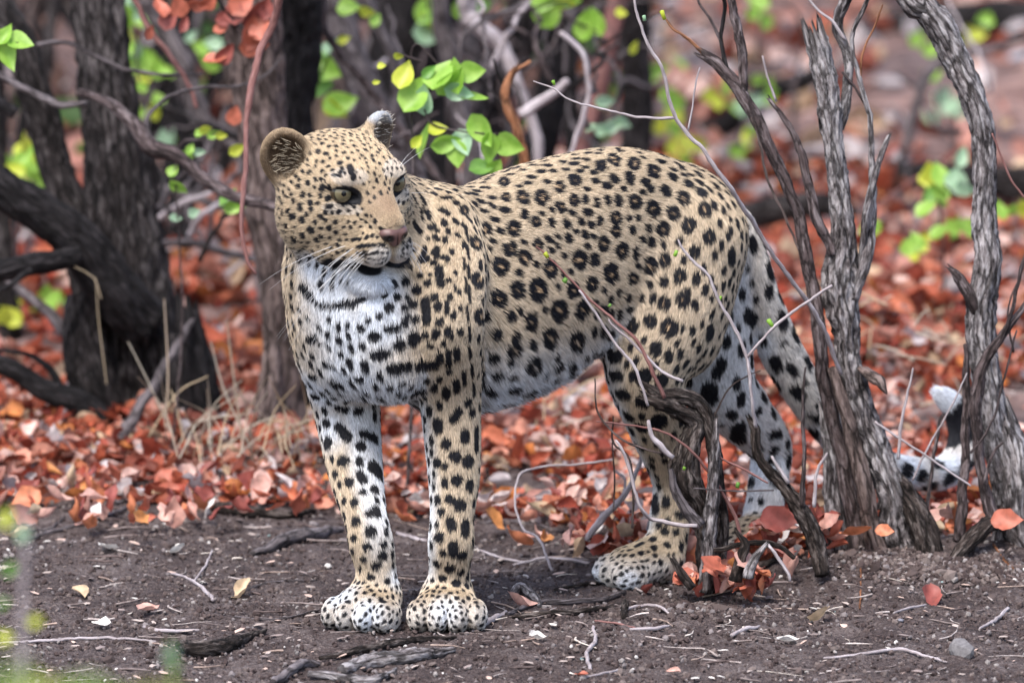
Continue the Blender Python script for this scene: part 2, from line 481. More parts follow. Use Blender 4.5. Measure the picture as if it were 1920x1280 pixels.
CHEST = [(85,60,16),(40,70,9),(205,65,16),(290,20,14),(345,55,20,'h'),(410,25,435,20,13),(445,90,23),(500,75,21),(547,55,14),(570,95,14),(300,95,14),(165,95,12),(215,120,14),(130,75,9),(60,120,14),(100,120,14),(145,155,190,165,10),(100,205,16,'h'),(180,228,210,232,19),(285,212,16,'h'),(345,127,395,120,17),(415,180,475,172,21),(525,172,585,172,20),(520,270,29),(585,260,18,'v'),(450,230,11),(630,272,632,298,16),(607,135,607,160,14),(640,120,640,170,13),(673,115,673,150,14),(690,45,12,'v'),(655,60,10,'v'),(636,28,636,50,10),(670,240,673,280,13),(700,200,705,250,9),(595,45,15),(720,325,16),(735,365,15),(662,392,680,362,14),(600,405,600,430,17),(706,450,706,472,16),(632,490,17),(750,430,750,510,12),(670,540,19),(720,560,22),(598,565,16),(630,580,12),(675,635,18),(725,655,18,'v'),(628,645,14,'v'),(585,660,11,'v'),(760,590,9,'v'),(648,715,15),(687,735,21),(600,715,15),(740,725,13,'v'),(615,762,14),(575,815,14,'v'),(650,800,655,822,15),(708,810,708,848,16),(605,865,17),(660,895,660,926,15),(695,935,18),(622,925,12),(550,885,9,'v'),(570,945,12),(597,970,15),(648,988,17),(730,970,11,'v'),(690,1005,14),(735,870,735,900,8),(620,1025,14),(580,1035,11),(547,1040,14),(672,1050,16),(712,1060,12),
 (110,295,17,'h'),(180,290,15),(250,280,13),(200,340,228,350,13),(280,355,17),(155,405,17),(205,425,240,465,15),(300,450,348,472,15),(160,485,21),(290,500,17),(340,585,365,610,23),(222,560,19),(190,610,14),(245,645,16),(288,612,300,638,14),(345,675,17),(300,685,12),(225,720,12),(265,725,15),(190,680,12),(385,715,13,'v'),(350,755,355,772,14),(325,770,15),(272,800,16),(330,840,18),(228,820,13,'v'),(265,865,13),(388,840,12,'v'),(315,900,15),(260,915,12),(375,935,16),(302,948,11),(352,975,16),(415,970,10,'v'),(290,990,9,'v'),(380,890,12),(332,1020,12),(395,1040,12),(305,1048,8),(425,1015,9),(285,1050,8),(418,1105,9,'v'),(335,1080,8),(150,540,10,'v'),(140,470,9),
 (240,1125,9),(310,1090,7),(372,1115,385,1127,8),(275,1115,6),(330,1160,6),(430,1060,8),(535,1105,8),(600,1105,7),(650,1090,7),(675,1110,8),(690,1145,6),(720,1110,8),(760,1145,6),(580,1100,6),(625,1070,8),(560,1150,5),(640,1160,5),(715,1160,6),(560,1085,6),(360,1185,5),(200,1150,5),(260,1160,5),(300,1140,5),(400,1150,6),(600,1150,5),(670,1160,5)]
BODY_R = [(890,140,28),(975,155,30),(1060,185,32),(920,90,22),(835,165,26),(720,225,28),(655,255,24),(580,300,32),(500,300,30),(425,300,22),(715,310,24),(660,340,22),(975,315,30),(1055,345,32),(1145,365,30),(1215,410,32),(1100,430,30),(895,385,26),(895,440,26),(1280,345,30),(1300,460,30),(1240,525,26),(1190,300,28),(735,560,36),(500,555,32),(840,495,30),(920,520,32),(1040,590,34),(1110,560,28),(1175,630,30),(870,620,38),(560,690,44),(470,690,34),(610,600,34),(710,690,34),(650,775,42),(525,820,36),(790,665,32),(390,730,34),(320,800,34),(400,590,34),(310,650,32),(440,520,32),(340,430,28),(300,490,28),(605,890,38),(720,900,40),(530,1000,36),(450,940,30),(965,640,26),(1130,850,36),(1190,730,30),(1110,745,28),(970,840,30),(1050,820,28),(745,770,34),(455,430,30),(550,400,24),(420,235,24),(800,560,26),(250,350,22),(560,500,24)]
BODY_S = [(640,130,12,'h'),(600,165,16,'h'),(545,165,12,'h'),(670,150,13),(770,140,13),(830,100,13),(775,100,11,'h'),(535,215,14,'h'),(520,240,12,'h'),(500,185,11,'h'),(325,240,11,'h'),(340,260,15,'h'),(205,270,12,'h'),(185,300,11,'h'),(445,205,12,'h'),(290,325,15),(365,335,13,'d'),(215,320,11,'h'),(165,300,10,'h'),(720,120,11,'h'),(700,90,9,'h'),(890,220,20),(955,215,22,'v'),(1025,235,18),(1045,262,16),(1140,210,20),(1210,240,20),(1110,270,22),(1265,275,22),(1250,200,16,'d'),(1090,145,17,'h'),(1170,165,19,'d'),(1325,250,15,'d'),(1318,330,16,'v'),(1345,405,14,'v'),(1358,350,12,'v'),(815,320,15,'v'),(860,310,16,'v'),(905,310,18,'v'),(765,305,14,'v'),(825,395,15,'v'),(620,405,16),(685,410,17),(745,400,14),(690,470,18),(760,455,16),(965,435,15),(1035,425,15),(1045,485,18),(1010,475,12),(990,385,12),(950,385,11),(980,535,18,'v'),(1175,480,14),(1105,650,18),(1210,700,16,'v'),(1240,750,17,'v'),(1060,720,16,'v'),(1005,720,14,'v'),(905,700,14),(945,720,14),(440,800,20),(380,870,20),(460,890,20),(365,970,20),(435,980,16),(380,1040,18,'h'),(440,1090,22,'h'),(360,1170,20),(560,1090,18),(550,1160,15),(640,1000,20),(505,370,18,'v'),(345,625,18,'v'),(1190,850,12,'v'),(1230,860,15,'v'),(1075,940,24,'v'),(1130,970,20,'v'),(1180,960,17,'v'),(900,960,26,'h'),(930,1130,25,'h'),(905,1050,23,'h'),(1020,1060,29),(1100,1070,24),(1020,1160,26),(955,1225,22),(1085,1240,27),(905,790,16,'v'),(880,910,12),(1325,540,14,'v'),(1280,600,15,'v'),(1310,640,13,'v'),(1310,720,11,'v'),(1270,830,11,'v'),(990,90,12,'h'),(1060,110,12,'h'),(1130,130,11,'h'),(1220,150,11,'d'),
 (130,530,14),(145,600,150,660,13),(45,690,15),(125,725,12),(140,760,14),(85,740,90,820,13),(45,815,14),(145,828,14),(205,800,12,'v'),(35,890,23),(85,880,12),(130,880,15,'v'),(235,870,12,'v'),(180,870,10,'v'),(60,630,10),(100,660,10),(95,560,10,'v'),(180,560,10,'v'),(255,430,268,480,5),(262,500,270,560,5),(266,590,272,640,6),(268,670,274,740,6),(262,760,268,820,5),(270,850,274,900,6),(268,930,276,980,6),(280,1010,286,1060,6),(290,1090,292,1140,6),(255,640,258,700,5),(250,560,252,600,5),(170,480,12,'v'),(60,560,9,'v'),(190,720,10,'v'),(230,700,9,'v'),(215,620,9,'v'),(20,740,12),(10,800,12),(175,360,12,'d'),(215,400,12,'d'),(250,420,12,'d'),(120,420,11,'v'),(90,360,10,'v'),(250,500,12,'v'),(200,530,10,'v'),(270,390,12,'d'),(150,350,10,'h'),(225,460,10,'d'),(620,350,12)]
HIND = [(255,165,26,'h'),(265,250,25,'h'),(300,330,26),(385,370,31),(320,430,24),(375,485,28),(455,465,34),(355,562,375,580,18),(402,692,448,722,20),(440,820,445,868,23),(490,835,20,'v'),(520,520,18,'v'),(345,250,24),(400,235,24),(470,270,28),(520,740,16,'v'),(545,640,18,'v'),(480,600,20),(540,888,572,890,13),(460,940,14),(485,970,18),(535,970,14),(430,1010,16),(435,1050,14),(495,1035,14),(375,1075,13),(355,1042,385,1028,10),(410,965,12),(335,1085,9),(465,1115,12),(440,1085,10),(265,1125,8),(200,1130,6),(385,1140,8),(405,1140,6),(360,1140,8),(240,1095,7),(310,1155,6),(200,1180,6),(290,1110,6),(330,1140,6),
 (690,300,690,345,32),(690,30,690,65,24),(745,180,722,238,22),(655,200,22),(815,480,815,540,32),(830,350,26,'v'),(840,620,32),(745,465,12),(905,410,22),(985,520,26,'h'),(1040,560,20),(890,735,24),(980,590,22),(930,830,16,'v'),(885,820,12),(900,890,10),(970,640,20),(700,130,20),(640,120,16,'v'),(700,420,20)]
TAIL = [(900,150,915,190,20),(985,160,1000,200,22),(1020,330,1050,360,25),(1080,300,1100,330,23),(1050,195,1075,225,14),(1020,90,14),(1180,370,12),(1180,430,1212,442,21),(1160,490,1172,512,25),(1240,395,14),(930,60,940,90,14),(1120,270,12),(1140,420,12),(1000,280,12)]
TAIL2 = [(1380,460,1390,430,14),(1395,530,1397,555,24),(1435,500,15,'v'),(1425,650,1440,662,22),(1460,785,1482,812,26),(1420,850,15),(1495,720,14,'v'),(1370,720,13),(1405,610,14),(1460,590,12),(1480,650,12),(1385,385,10,'v')]
marks(460, 180, 2.782, FACE, 1.42)
marks(460, 180, 2.782, NECK, 1.26)
marks(540, 600, 2.1333, [c for c in CHEST if c[1] < 300], 1.08)
marks(540, 600, 2.1333, [c for c in CHEST if c[1] >= 300], 1.30)
marks(760, 240, 2.2864, BODY_S, 1.36)
rosettes(760, 240, 2.2864, BODY_R)
marks(1050, 600, 2.461, HIND, 1.22)
marks(1050, 600, 2.461, TAIL, 1.3)
marks(760, 240, 2.2864, TAIL2, 1.3)
for s in (-1, 1):
    for j, z_ in enumerate((-.043, -.050, -.057, -.064)):
        pr_ = None
        for u_ in np.linspace(0, 1, 7):
            q_ = LBVH.find_nearest(Vector(H((s * (.010 + .026 * u_), .145 - .036 * u_, z_ - .004 * u_))))[0]
            q_ = np.array(q_)
            if pr_ is not None and (j % 2 == 0 or int(u_ * 6) % 2): SPOT.append((*pr_, *q_, .0011 + .0006 * (j == 1), 0))
            pr_ = q_
SPOT = np.array(SPOT)
n_listed = len(SPOT)

# the rest of the coat (far side, gaps between the listed spots) is filled at random
BARE = []      # face parts that stay plain: (local centre, radius)
BARE = [((0, .100, -.002), .024), ((0, .12, -.012), .026), ((.02, .115, -.058), .028), ((-.02, .115, -.058), .028), ((0, .09, -.108), .034),
        ((.043, .075, .016), .024), ((-.043, .075, .016), .024), ((0, .06, .03), .02), ((0, .10, -.085), .04)]
cand = rng.permutation(len(LV))
area_n = LN
cen = (SPOT[:, 0:3] + SPOT[:, 3:6]) / 2; rad = SPOT[:, 6] + np.linalg.norm(SPOT[:, 0:3] - SPOT[:, 3:6], axis=1) / 2
from mathutils.kdtree import KDTree
cells = {}
def near_view(c): return LN[i] @ VD > 0
VD = unit(np.array((0, CAM_Y, CAM_H)))
CS = .03
def put(c, r): cells.setdefault(tuple(np.floor(c / CS).astype(int)), []).append((c[0], c[1], c[2], r))
for c, r in zip(cen, rad): put(c, r)
for c in ROS: put(np.array(c[:3]), c[3])
extra = []
zmain = zw.argmax(1)
zr = {'body': (.0068, .0030), 'belly': (.0090, .006), 'chest': (.0070, .0055), 'neck': (.0045, .0038), 'leg': (.0066, .0036), 'hind_far': (.0115, .0055), 'tail': (.0130, .0050), 'paw': (.0031, .0036), 'face': (.0031, .0030), 'chin': (.0035, .005), 'ear': (0, 0)}
for i in cand:
    zn = ZONES[zmain[i]]
    r0, gap = zr[zn]
    if r0 == 0: continue
    c = LV[i]
    if zn in ('face', 'chin', 'neck') and any(((LL[i] - np.array(b)) ** 2).sum() < rr * rr for b, rr in BARE): continue
    r = r0 * (.75 + .5 * rng.random()) * (1.4 if zn == 'body' and LN[i] @ VD <= 0 else 1)
    k = tuple(np.floor(c / CS).astype(int)); ok = True
    for a in (-1, 0, 1):
        for b in (-1, 0, 1):
            for d in (-1, 0, 1):
                for (x, y, z, rr) in cells.get((k[0] + a, k[1] + b, k[2] + d), ()):
                    if (x - c[0]) ** 2 + (y - c[1]) ** 2 + (z - c[2]) ** 2 < (r + rr + gap) ** 2: ok = False; break
                if not ok: break
            if not ok: break
        if not ok: break
    if ok:
        put(c, r)
        e = comb[i] * r * .45
        if zn == 'body' and not near_view(c) and rng.random() < .7:      # a rosette
            ROS.append((*c, r * 1.1))
            t1 = comb[i]; t2 = np.cross(LN[i], t1); th = rng.uniform(0, 6.28)
            for q in range(3):
                p0 = c + (t1 * math.cos(th + q * 2.1) + t2 * math.sin(th + q * 2.1)) * r * .75
                p1_ = c + (t1 * math.cos(th + q * 2.1 + 1.1) + t2 * math.sin(th + q * 2.1 + 1.1)) * r * .75
                extra.append((*p0, *p1_, r * .34, 1))
        else:
            extra.append((*(c - e), *(c + e), r * .75, 0))
SPOT = np.vstack([SPOT, np.array(extra)])
print("spots", n_listed, len(SPOT))

def sd_spots(Q, S):
    """min over spots of (distance - radius) for points Q, by grid cells"""
    out = np.full(len(Q), .05); g = .02
    key = np.floor(Q / g).astype(np.int64)
    code = (key[:, 0] + 500) * 1000000 + (key[:, 1] + 500) * 1000 + key[:, 2] + 500
    order = np.argsort(code, kind='stable'); cs = code[order]
    uq, st = np.unique(cs, return_index=True); st = np.append(st, len(cs))
    look = {int(c): (int(st[i]), int(st[i + 1])) for i, c in enumerate(uq)}
    for s in S:
        a, b, r = s[0:3], s[3:6], s[6]
        lo = np.floor((np.minimum(a, b) - r - .004) / g).astype(int); hi = np.floor((np.maximum(a, b) + r + .004) / g).astype(int)
        ids = []
        for x in range(lo[0], hi[0] + 1):
            for y in range(lo[1], hi[1] + 1):
                for z in range(lo[2], hi[2] + 1):
                    t = look.get((x + 500) * 1000000 + (y + 500) * 1000 + z + 500)
                    if t: ids.append(order[t[0]:t[1]])
        if not ids: continue
        ids = np.concatenate(ids); q = Q[ids]; ab = b - a; L = max(ab @ ab, 1e-12)
        t = np.clip(((q - a) @ ab) / L, 0, 1)
        d = np.linalg.norm(q - a - t[:, None] * ab, axis=1) - r
        out[ids] = np.minimum(out[ids], d)
    return out

WHITE = [(640,620,.075),(620,560,.05),(660,700,.08),(700,600,.055),(720,730,.06),(600,500,.035),(700,540,.05),(640,520,.035),(560,470,.0),
         (940,755,.06),(1010,730,.06),(1080,690,.055),(1120,655,.03),(700,820,.045),(712,900,.035),(730,990,.03),(740,1080,.022),(600,730,.05),(620,800,.035),
         (1160,760,.025),(1190,860,.03),(1440,880,.06),(1410,640,.05),(1470,750,.05),(1540,810,.05),
         (1700,880,.06),(1780,880,.05),(1225,930,.03),(1215,980,.03),(790,760,.028),(780,860,.014),(790,1000,.010),(890,1100,.012),(690,1150,.03),(835,1150,.03),(1120,1085,.03),(1180,1090,.025),(640,1120,.03)]
WB = []
for x, y, r in WHITE:
    h_ = hit(x, y)
    if h_ is not None and r > 0: WB.append((*h_, r))
WB = np.array(WB)
DARKB = [(H((0, .075, -.0955)), .024), (H((.020, .098, -.0965)), .012), (H((-.020, .098, -.0965)), .013), (H((-.034, .088, -.094)), .014), (H((-.034, .082, -.088)), .018), (H((.034, .082, -.088)), .016), (H((-.047, .058, -.090)), .019), (H((.047, .058, -.090)), .016), (H((-.052, .035, -.090)), .012), (H((0, .085, -.0885)), .020), (H((.018, .105, -.0890)), .010), (H((-.018, .105, -.0890)), .010), (H((0, .112, -.0890)), .010), (H((-.030, .094, -.087)), .011)]
TAN = np.array((.57, .465, .345)); GOLD = np.array((.445, .335, .205)); WHT = np.array((.74, .77, .82)); BLK = np.array((.010, .010, .014)); RUST = np.array((.52, .34, .19))
def coat(Q, N, L, zi, hl):
    """fur colour at points Q (normal N, head-local L, zone weights zi)"""
    zz = {n: zi[:, i] for i, n in enumerate(ZONES)}
    n1 = fbm(Q, 60, 3, 5); n2 = fbm(Q, 9, 2, 9)
    c = TAN * (.88 + .24 * n1)[:, None]
    back = np.clip(N[:, 2], 0, 1)[:, None] * .55
    c = c * (1 - back) + GOLD * back * (.9 + .2 * n1)[:, None]
    fz = np.clip((zz['face'] + zz['ear'])[:, None], 0, 1)
    c = c * (1 - .45 * fz) + GOLD * 1.12 * .45 * fz
    w = np.zeros(len(Q))
    for b in WB:
        d = np.linalg.norm(Q - b[:3], axis=1)
        w = np.maximum(w, np.clip(1.35 - d / b[3], 0, 1))
    w = np.maximum(w, np.clip(-N[:, 2] * 2.2 - .5, 0, 1) * (zz['body'] + zz['belly'] + zz['chest'] > .5))
    w = np.maximum(w, np.clip(zz['hind_far'] * 1.5 - .2, 0, 1) * .75)
    w = np.maximum(w, np.clip(zz['chin'] * 1.6 - .35, 0, 1) * (L[:, 2] < -.07))
    w = np.maximum(w, zz['paw'] * np.clip(1.2 - Q[:, 2] / .045, 0, .42))
    w = np.maximum(w, zz['tail'] * .55)
    w = np.maximum(w, zz['leg'] * np.clip(-N[:, 0] * 1.6 - .75, 0, .8) * (Q[:, 0] > -.16))
    w = np.maximum(w, zz['leg'] * np.clip(N[:, 0] * 1.6 + .75, 0, .92) * (Q[:, 0] < -.155) * np.clip((Q[:, 2] - .07) / .10, .25, 1))
    w = np.maximum(w, np.clip((.425 - Q[:, 2]) / .09, 0, .9) * (zz['body'] + zz['belly'] > .55))
    # muzzle front and patches round the eyes
    for s in (-1, 1):
        w = np.maximum(w, np.clip(1.5 - np.linalg.norm((L - (s * .020, .130, -.060)) / (.013, .018, .016), axis=1), 0, .42))
        w = np.maximum(w, np.clip(1.6 - np.linalg.norm((L - (s * .042, .066, -.005)) / (.020, .02, .006), axis=1), 0, .25))
        w = np.maximum(w, np.clip(1.6 - np.linalg.norm((L - (s * .036, .066, .039)) / (.018, .02, .007), axis=1), 0, .25))
    br = np.clip(1.5 - np.linalg.norm((L - (0, .098, .002)) / (.020, .040, .024), axis=1), 0, 1)[:, None] * .85
    c = c * (1 - br) + np.array((.27, .18, .115)) * br
    w = np.clip(w * (.75 + .6 * n2), 0, 1)[:, None]
    c = c * (1 - w) + WHT * w
    ROSA = np.array(ROS)
    ins = sd_spots(Q, np.hstack([ROSA[:, :3], ROSA[:, :3], ROSA[:, 3:4] * .9, ROSA[:, 3:4]]))
    m = (np.clip(-ins / .002, 0, 1) * (1 - w[:, 0]) * .75)[:, None]
    c = c * (1 - m) + RUST * m
    sd = sd_spots(Q, SPOT) + (fbm(Q, 500, 2, 3) - .5) * .0035
    m = np.clip(.85 - .25 * np.clip(zz['face'], 0, 1) - sd / .0018, 0, 1)
    m = m * (1 - .85 * np.clip(zz['ear'] * 1.5 - .2, 0, 1))
    # mouth, eye rims, inner corners
    for b, r in DARKB:
        m = np.maximum(m, np.clip((r - np.linalg.norm(Q - b, axis=1)) / .004, 0, 1))
    for s in (-1, 1):
        q = np.linalg.norm((L - (s * .040, .070, -.0945)) / (.027, .042, .0145), axis=1)
        m = np.maximum(m, np.clip((1 - q) / .12, 0, 1))
        e = np.array((s * .0410, .0625, .016)); R = rot('y', -s * 10) @ rot('z', s * -24)
        u = (L - e - (s * .005, .014, -.0015)) @ R.T
        q = np.linalg.norm(u / (.0235, .026, .0162), axis=1)
        m = np.maximum(m, np.clip((1.0 - q) / .05, 0, 1))
        for a, b, r in (((s * .022, .075, .010), (s * .015, .094, -.012), .0034), ((s * .060, .055, .021), (s * .070, .040, .025), .003)):
            a = np.array(a); b = np.array(b); ab = b - a
            t = np.clip(((L - a) @ ab) / (ab @ ab), 0, 1)
            m = np.maximum(m, np.clip((r - (np.linalg.norm(L - a - t[:, None] * ab, axis=1))) / .002 + .5, 0, 1))
    m = np.clip(m, 0, 1)[:, None]
    c = c * (1 - m) + BLK * m
    # ears: dark inside, pale rim
    ez = np.clip(zz['ear'] * 1.6 - .3, 0, 1)
    for s in (-1, 1):
        c0, R = EARS[s]
        u = (L - c0) @ R.T
        inner = ez * (np.sign(L[:, 0]) == s) * np.clip(1.25 - np.sqrt((u[:, 0] / .026) ** 2 + ((u[:, 2] - .004) / .032) ** 2), 0, 1) * (u[:, 1] > -.012)
        inner = np.clip(inner * 3, 0, 1)[:, None]
        c = c * (1 - inner) + np.array((.045, .032, .026) if s == -1 else (.16, .125, .10)) * inner
        back_ = (ez * (np.sign(L[:, 0]) == s) * (u[:, 1] < -.004) * (u[:, 2] < .015))[:, None]
        c = c * (1 - back_ * .9) + np.array((.02, .018, .018)) * back_ * .9
    if True:
        c0, R = EARS[1]; u = (L - c0) @ R.T
        tp = (np.clip(zz['ear'] * 1.6 - .3, 0, 1) * (L[:, 0] > 0) * np.clip((u[:, 2] - .018) / .008, 0, 1))[:, None]
        c = c * (1 - tp) + WHT * .62 * tp
    rim = (ez * (L[:, 0] < 0) * (1 - inner[:, 0]) * .5)[:, None]
    c = c * (1 - rim) + np.array((.20, .13, .075)) * rim
    # tail end: black band then white tip
    tz = np.clip(zz['tail'] * 2 - .5, 0, 1)
    tip = P(1768, 742, .90)
    dt = np.linalg.norm(Q - tip, axis=1)
    band = (tz * ((dt > .030) & (dt < .085)))[:, None]
    c = c * (1 - band) + BLK * band
    wt = (tz * (dt <= .030))[:, None]
    c = c * (1 - wt) + WHT * wt
    return np.clip(c, 0, 1)

base_col = coat(LV, LN, LL, zw, hlen)
m_skin, nn, ll, bs = new_mat("leopard_skin")
att = nn.new("ShaderNodeVertexColor"); att.layer_name = "coat"
mul = nn.new("ShaderNodeMix"); mul.data_type = 'RGBA'; mul.blend_type = 'MULTIPLY'; mul.inputs[0].default_value = 1
mul.inputs[7].default_value = (.75, .72, .70, 1)
ll.new(att.outputs[0], mul.inputs[6]); ll.new(mul.outputs[2], bs.inputs['Base Color'])
bs.inputs['Roughness'].default_value = .7
leo_me = mesh_np("leopard", LV, LF, True, m_skin)
vcol(leo_me, "coat", base_col)
leopard = link("leopard", leo_me)
tag(leopard, "spotted leopard standing on the bare soil with its head turned aside", "leopard", kind="thing")

# ---- fur
tri = np.concatenate([LF[:, [0, 1, 2]], LF[:, [0, 2, 3]]])
ta = np.linalg.norm(np.cross(LV[tri[:, 1]] - LV[tri[:, 0]], LV[tri[:, 2]] - LV[tri[:, 0]]), axis=1) / 2
tz_ = zw[tri].mean(1)
tn = LN[tri].mean(1); tc = LV[tri].mean(1)
dens = np.full(len(tri), 1.0)
dens += 1.6 * (tz_[:, ZONES.index('face')] + tz_[:, ZONES.index('chin')] + tz_[:, ZONES.index('ear')] + .6 * tz_[:, ZONES.index('paw')])
vis = (tn @ unit(np.array((0, CAM_Y, CAM_H)) - np.array((0, 0, .4)))) > -.25
dens *= np.where(vis, 1, .3)
pw = ta * dens; pw /= pw.sum()
NH = 520000
ti = rng.choice(len(tri), NH, p=pw)
u, v = rng.random(NH), rng.random(NH); fl = u + v > 1; u[fl] = 1 - u[fl]; v[fl] = 1 - v[fl]
bw = np.stack([1 - u - v, u, v], 1)
def interp(A): return (A[tri[ti]] * (bw[:, :, None] if A.ndim == 2 else bw)).sum(1)
R0 = interp(LV); RN = interp(LN); RN /= np.linalg.norm(RN, axis=1)[:, None] + 1e-9
RC = interp(comb); RC /= np.linalg.norm(RC, axis=1)[:, None] + 1e-9
RH = interp(hlen); RZ = interp(zw)
RL = toH(R0)
# length adjustments
RH *= .8 + .45 * rng.random(NH)
RH *= 1 + .9 * np.clip(-RN[:, 2] * 1.5 - .2, 0, 1) * (RZ[:, ZONES.index('belly')] + RZ[:, ZONES.index('chest')])
for s in (-1, 1):
    e = np.array((s * .0410, .0625, .016)); R = rot('y', -s * 10) @ rot('z', s * -24)
    q = np.linalg.norm(((RL - e - (s * .005, .014, -.0015)) @ R.T) / (.0182, .020, .0080), axis=1)
    RH *= np.clip((q - 1.03) * 1.4, 0, 1)
    c0, Re = EARS[s]
    uu = (RL - c0) @ Re.T
    inner = (np.sign(RL[:, 0]) == s) & (RZ[:, ZONES.index('ear')] > .4) & (np.sqrt((uu[:, 0] / .028) ** 2 + ((uu[:, 2] - .004) / .034) ** 2) < 1) & (uu[:, 1] > -.008)
    tuft = inner & (rng.random(NH) < .030)
    RH[inner & ~tuft] = .003
    RH[tuft] = .008 + .011 * rng.random(tuft.sum())
    if s == 1: RH[tuft] *= .55
    if s == -1: tuft_all = tuft
    else: tuft_all = tuft_all | tuft
nd = np.linalg.norm((RL - (0, .137, -.027)) / (.019, .012, .013), axis=1)
RH[nd < 1] = 0
mq = np.linalg.norm((RL - (0, .098, -.0955)) / (.050, .056, .0165), axis=1)
RH *= np.clip((mq - .95) * 3, .12, 1)
for s in (-1, 1):
    sm = np.linalg.norm((RL - (s * .008, .085, .005)) / (.03, .05, .03), axis=1)
    RH *= np.clip(sm, .5, 1)
keep = (RH > .0012) & (R0[:, 2] > .003)
R0, RN, RC, RH, RZ, RL, tuft_all = [a[keep] for a in (R0, RN, RC, RH, RZ, RL, tuft_all)]
n = len(R0)
jit = rng.normal(0, 1, (n, 3))
# clumping: neighbours share a wander direction
cl = np.stack([fbm(R0, 70, 2, 20 + k) - .5 for k in range(3)], 1) * (1 - .4 * (RZ[:, ZONES.index('chest')] + RZ[:, ZONES.index('neck')]))[:, None]
RD = RC + cl * .9 + jit * .10
RD[tuft_all] = unit(-fwd * -.3 + upv * .5 + lat * .5) * 1.2 + jit[tuft_all] * .45
RD -= RN * (RD * RN).sum(1)[:, None]; RD /= np.linalg.norm(RD, axis=1)[:, None] + 1e-9
lift = .30 + .12 * rng.random(n) + .25 * (RZ[:, ZONES.index('belly')] + RZ[:, ZONES.index('chest')]) * (cl[:, 0] * 2)
lift = np.clip(lift, .15, .9)
lift[tuft_all] = .9
PTS = np.zeros((n, 4, 3), dtype=np.float32)
for k, t in enumerate((0, .33, .66, 1.0)):
    up_ = lift * t - .22 * lift * t * t * 1.2
    droop = np.array((0, 0, -1)) * (t * t * .12)
    PTS[:, k] = R0 + (RD * t * np.sqrt(1 - lift[:, None] ** 2 * .6) + RN * up_[:, None] + droop) * RH[:, None]
PTS[:, 0] -= RN * .0008
tone = (1 + rng.normal(0, .22, n))
FC = coat(R0 + RD * RH[:, None] * .45, RN, RL, RZ, RH) * np.clip(tone, .55, 1.5)[:, None]
FC[tuft_all] = np.where(RL[tuft_all, 0:1] > 0, np.array([(.66, .61, .54)]), np.array([(.46, .39, .29)])) * np.clip(tone[tuft_all], .6, 1.3)[:, None]
hc_ = bpy.data.hair_curves.new("fur")
hc_.add_curves([4] * n)
hc_.attributes["position"].data.foreach_set("vector", PTS.ravel())
ra = hc_.attributes.get("radius") or hc_.attributes.new("radius", 'FLOAT', 'POINT')
rr = np.tile(np.array((1.0, .9, .65, .12), dtype=np.float32), (n, 1)) * (.00028 + .00022 * np.clip(RH / .02, 0, 1))[:, None].astype(np.float32)
ra.data.foreach_set("value", rr.ravel().astype(np.float32))
ca = hc_.attributes.new("fur_colour", 'FLOAT_COLOR', 'CURVE')
cc = np.ones((n, 4), dtype=np.float32); cc[:, :3] = FC
ca.data.foreach_set("color", cc.ravel())
m_fur, nn, ll, bs = new_mat("leopard_fur")
att = nn.new("ShaderNodeAttribute"); att.attribute_name = "fur_colour"
ll.new(att.outputs['Color'], bs.inputs['Base Color'])
bs.inputs['Roughness'].default_value = .55
bs.inputs['Specular IOR Level'].default_value = .25
hc_.materials.append(m_fur)
fur = link("fur", hc_, leopard)
tag(fur, kind="stuff")
print("hairs", n)
# ---- eyes, nose, whiskers
def cap_mesh(c, g, r, a0, a1, n=40, m=10):
    """spherical band round direction g from angle a0 to a1 (radians)"""
    g = unit(g); t = unit(np.cross(g, (0, 0, 1))); b = np.cross(t, g)
    v, f = [], []
    for i in range(m + 1):
        a = a0 + (a1 - a0) * i / m
        for j in range(n):
            th = 2 * math.pi * j / n
            v.append(c + r * (g * math.cos(a) + (t * math.cos(th) + b * math.sin(th)) * math.sin(a)))
    for i in range(m):
        for j in range(n):
            f.append((i * n + j, (i + 1) * n + j, (i + 1) * n + (j + 1) % n, i * n + (j + 1) % n))
    return np.array(v), np.array(f)
m_ball, nn, ll, bs = new_mat("eye_white_brown"); bs.inputs['Base Color'].default_value = (.05, .035, .02, 1); bs.inputs['Roughness'].default_value = .12
m_pup, nn, ll, bs = new_mat("pupil"); bs.inputs['Base Color'].default_value = (.004, .004, .005, 1); bs.inputs['Roughness'].default_value = .06
m_iris, nn, ll, bs = new_mat("iris")
att = nn.new("ShaderNodeVertexColor"); att.layer_name = "c"; ll.new(att.outputs[0], bs.inputs['Base Color']); bs.inputs['Roughness'].default_value = .08
gaze = unit(unit(np.array((0, CAM_Y, CAM_H)) - HO) * .66 + fwd * .60 + np.array((0, 0, .10)))
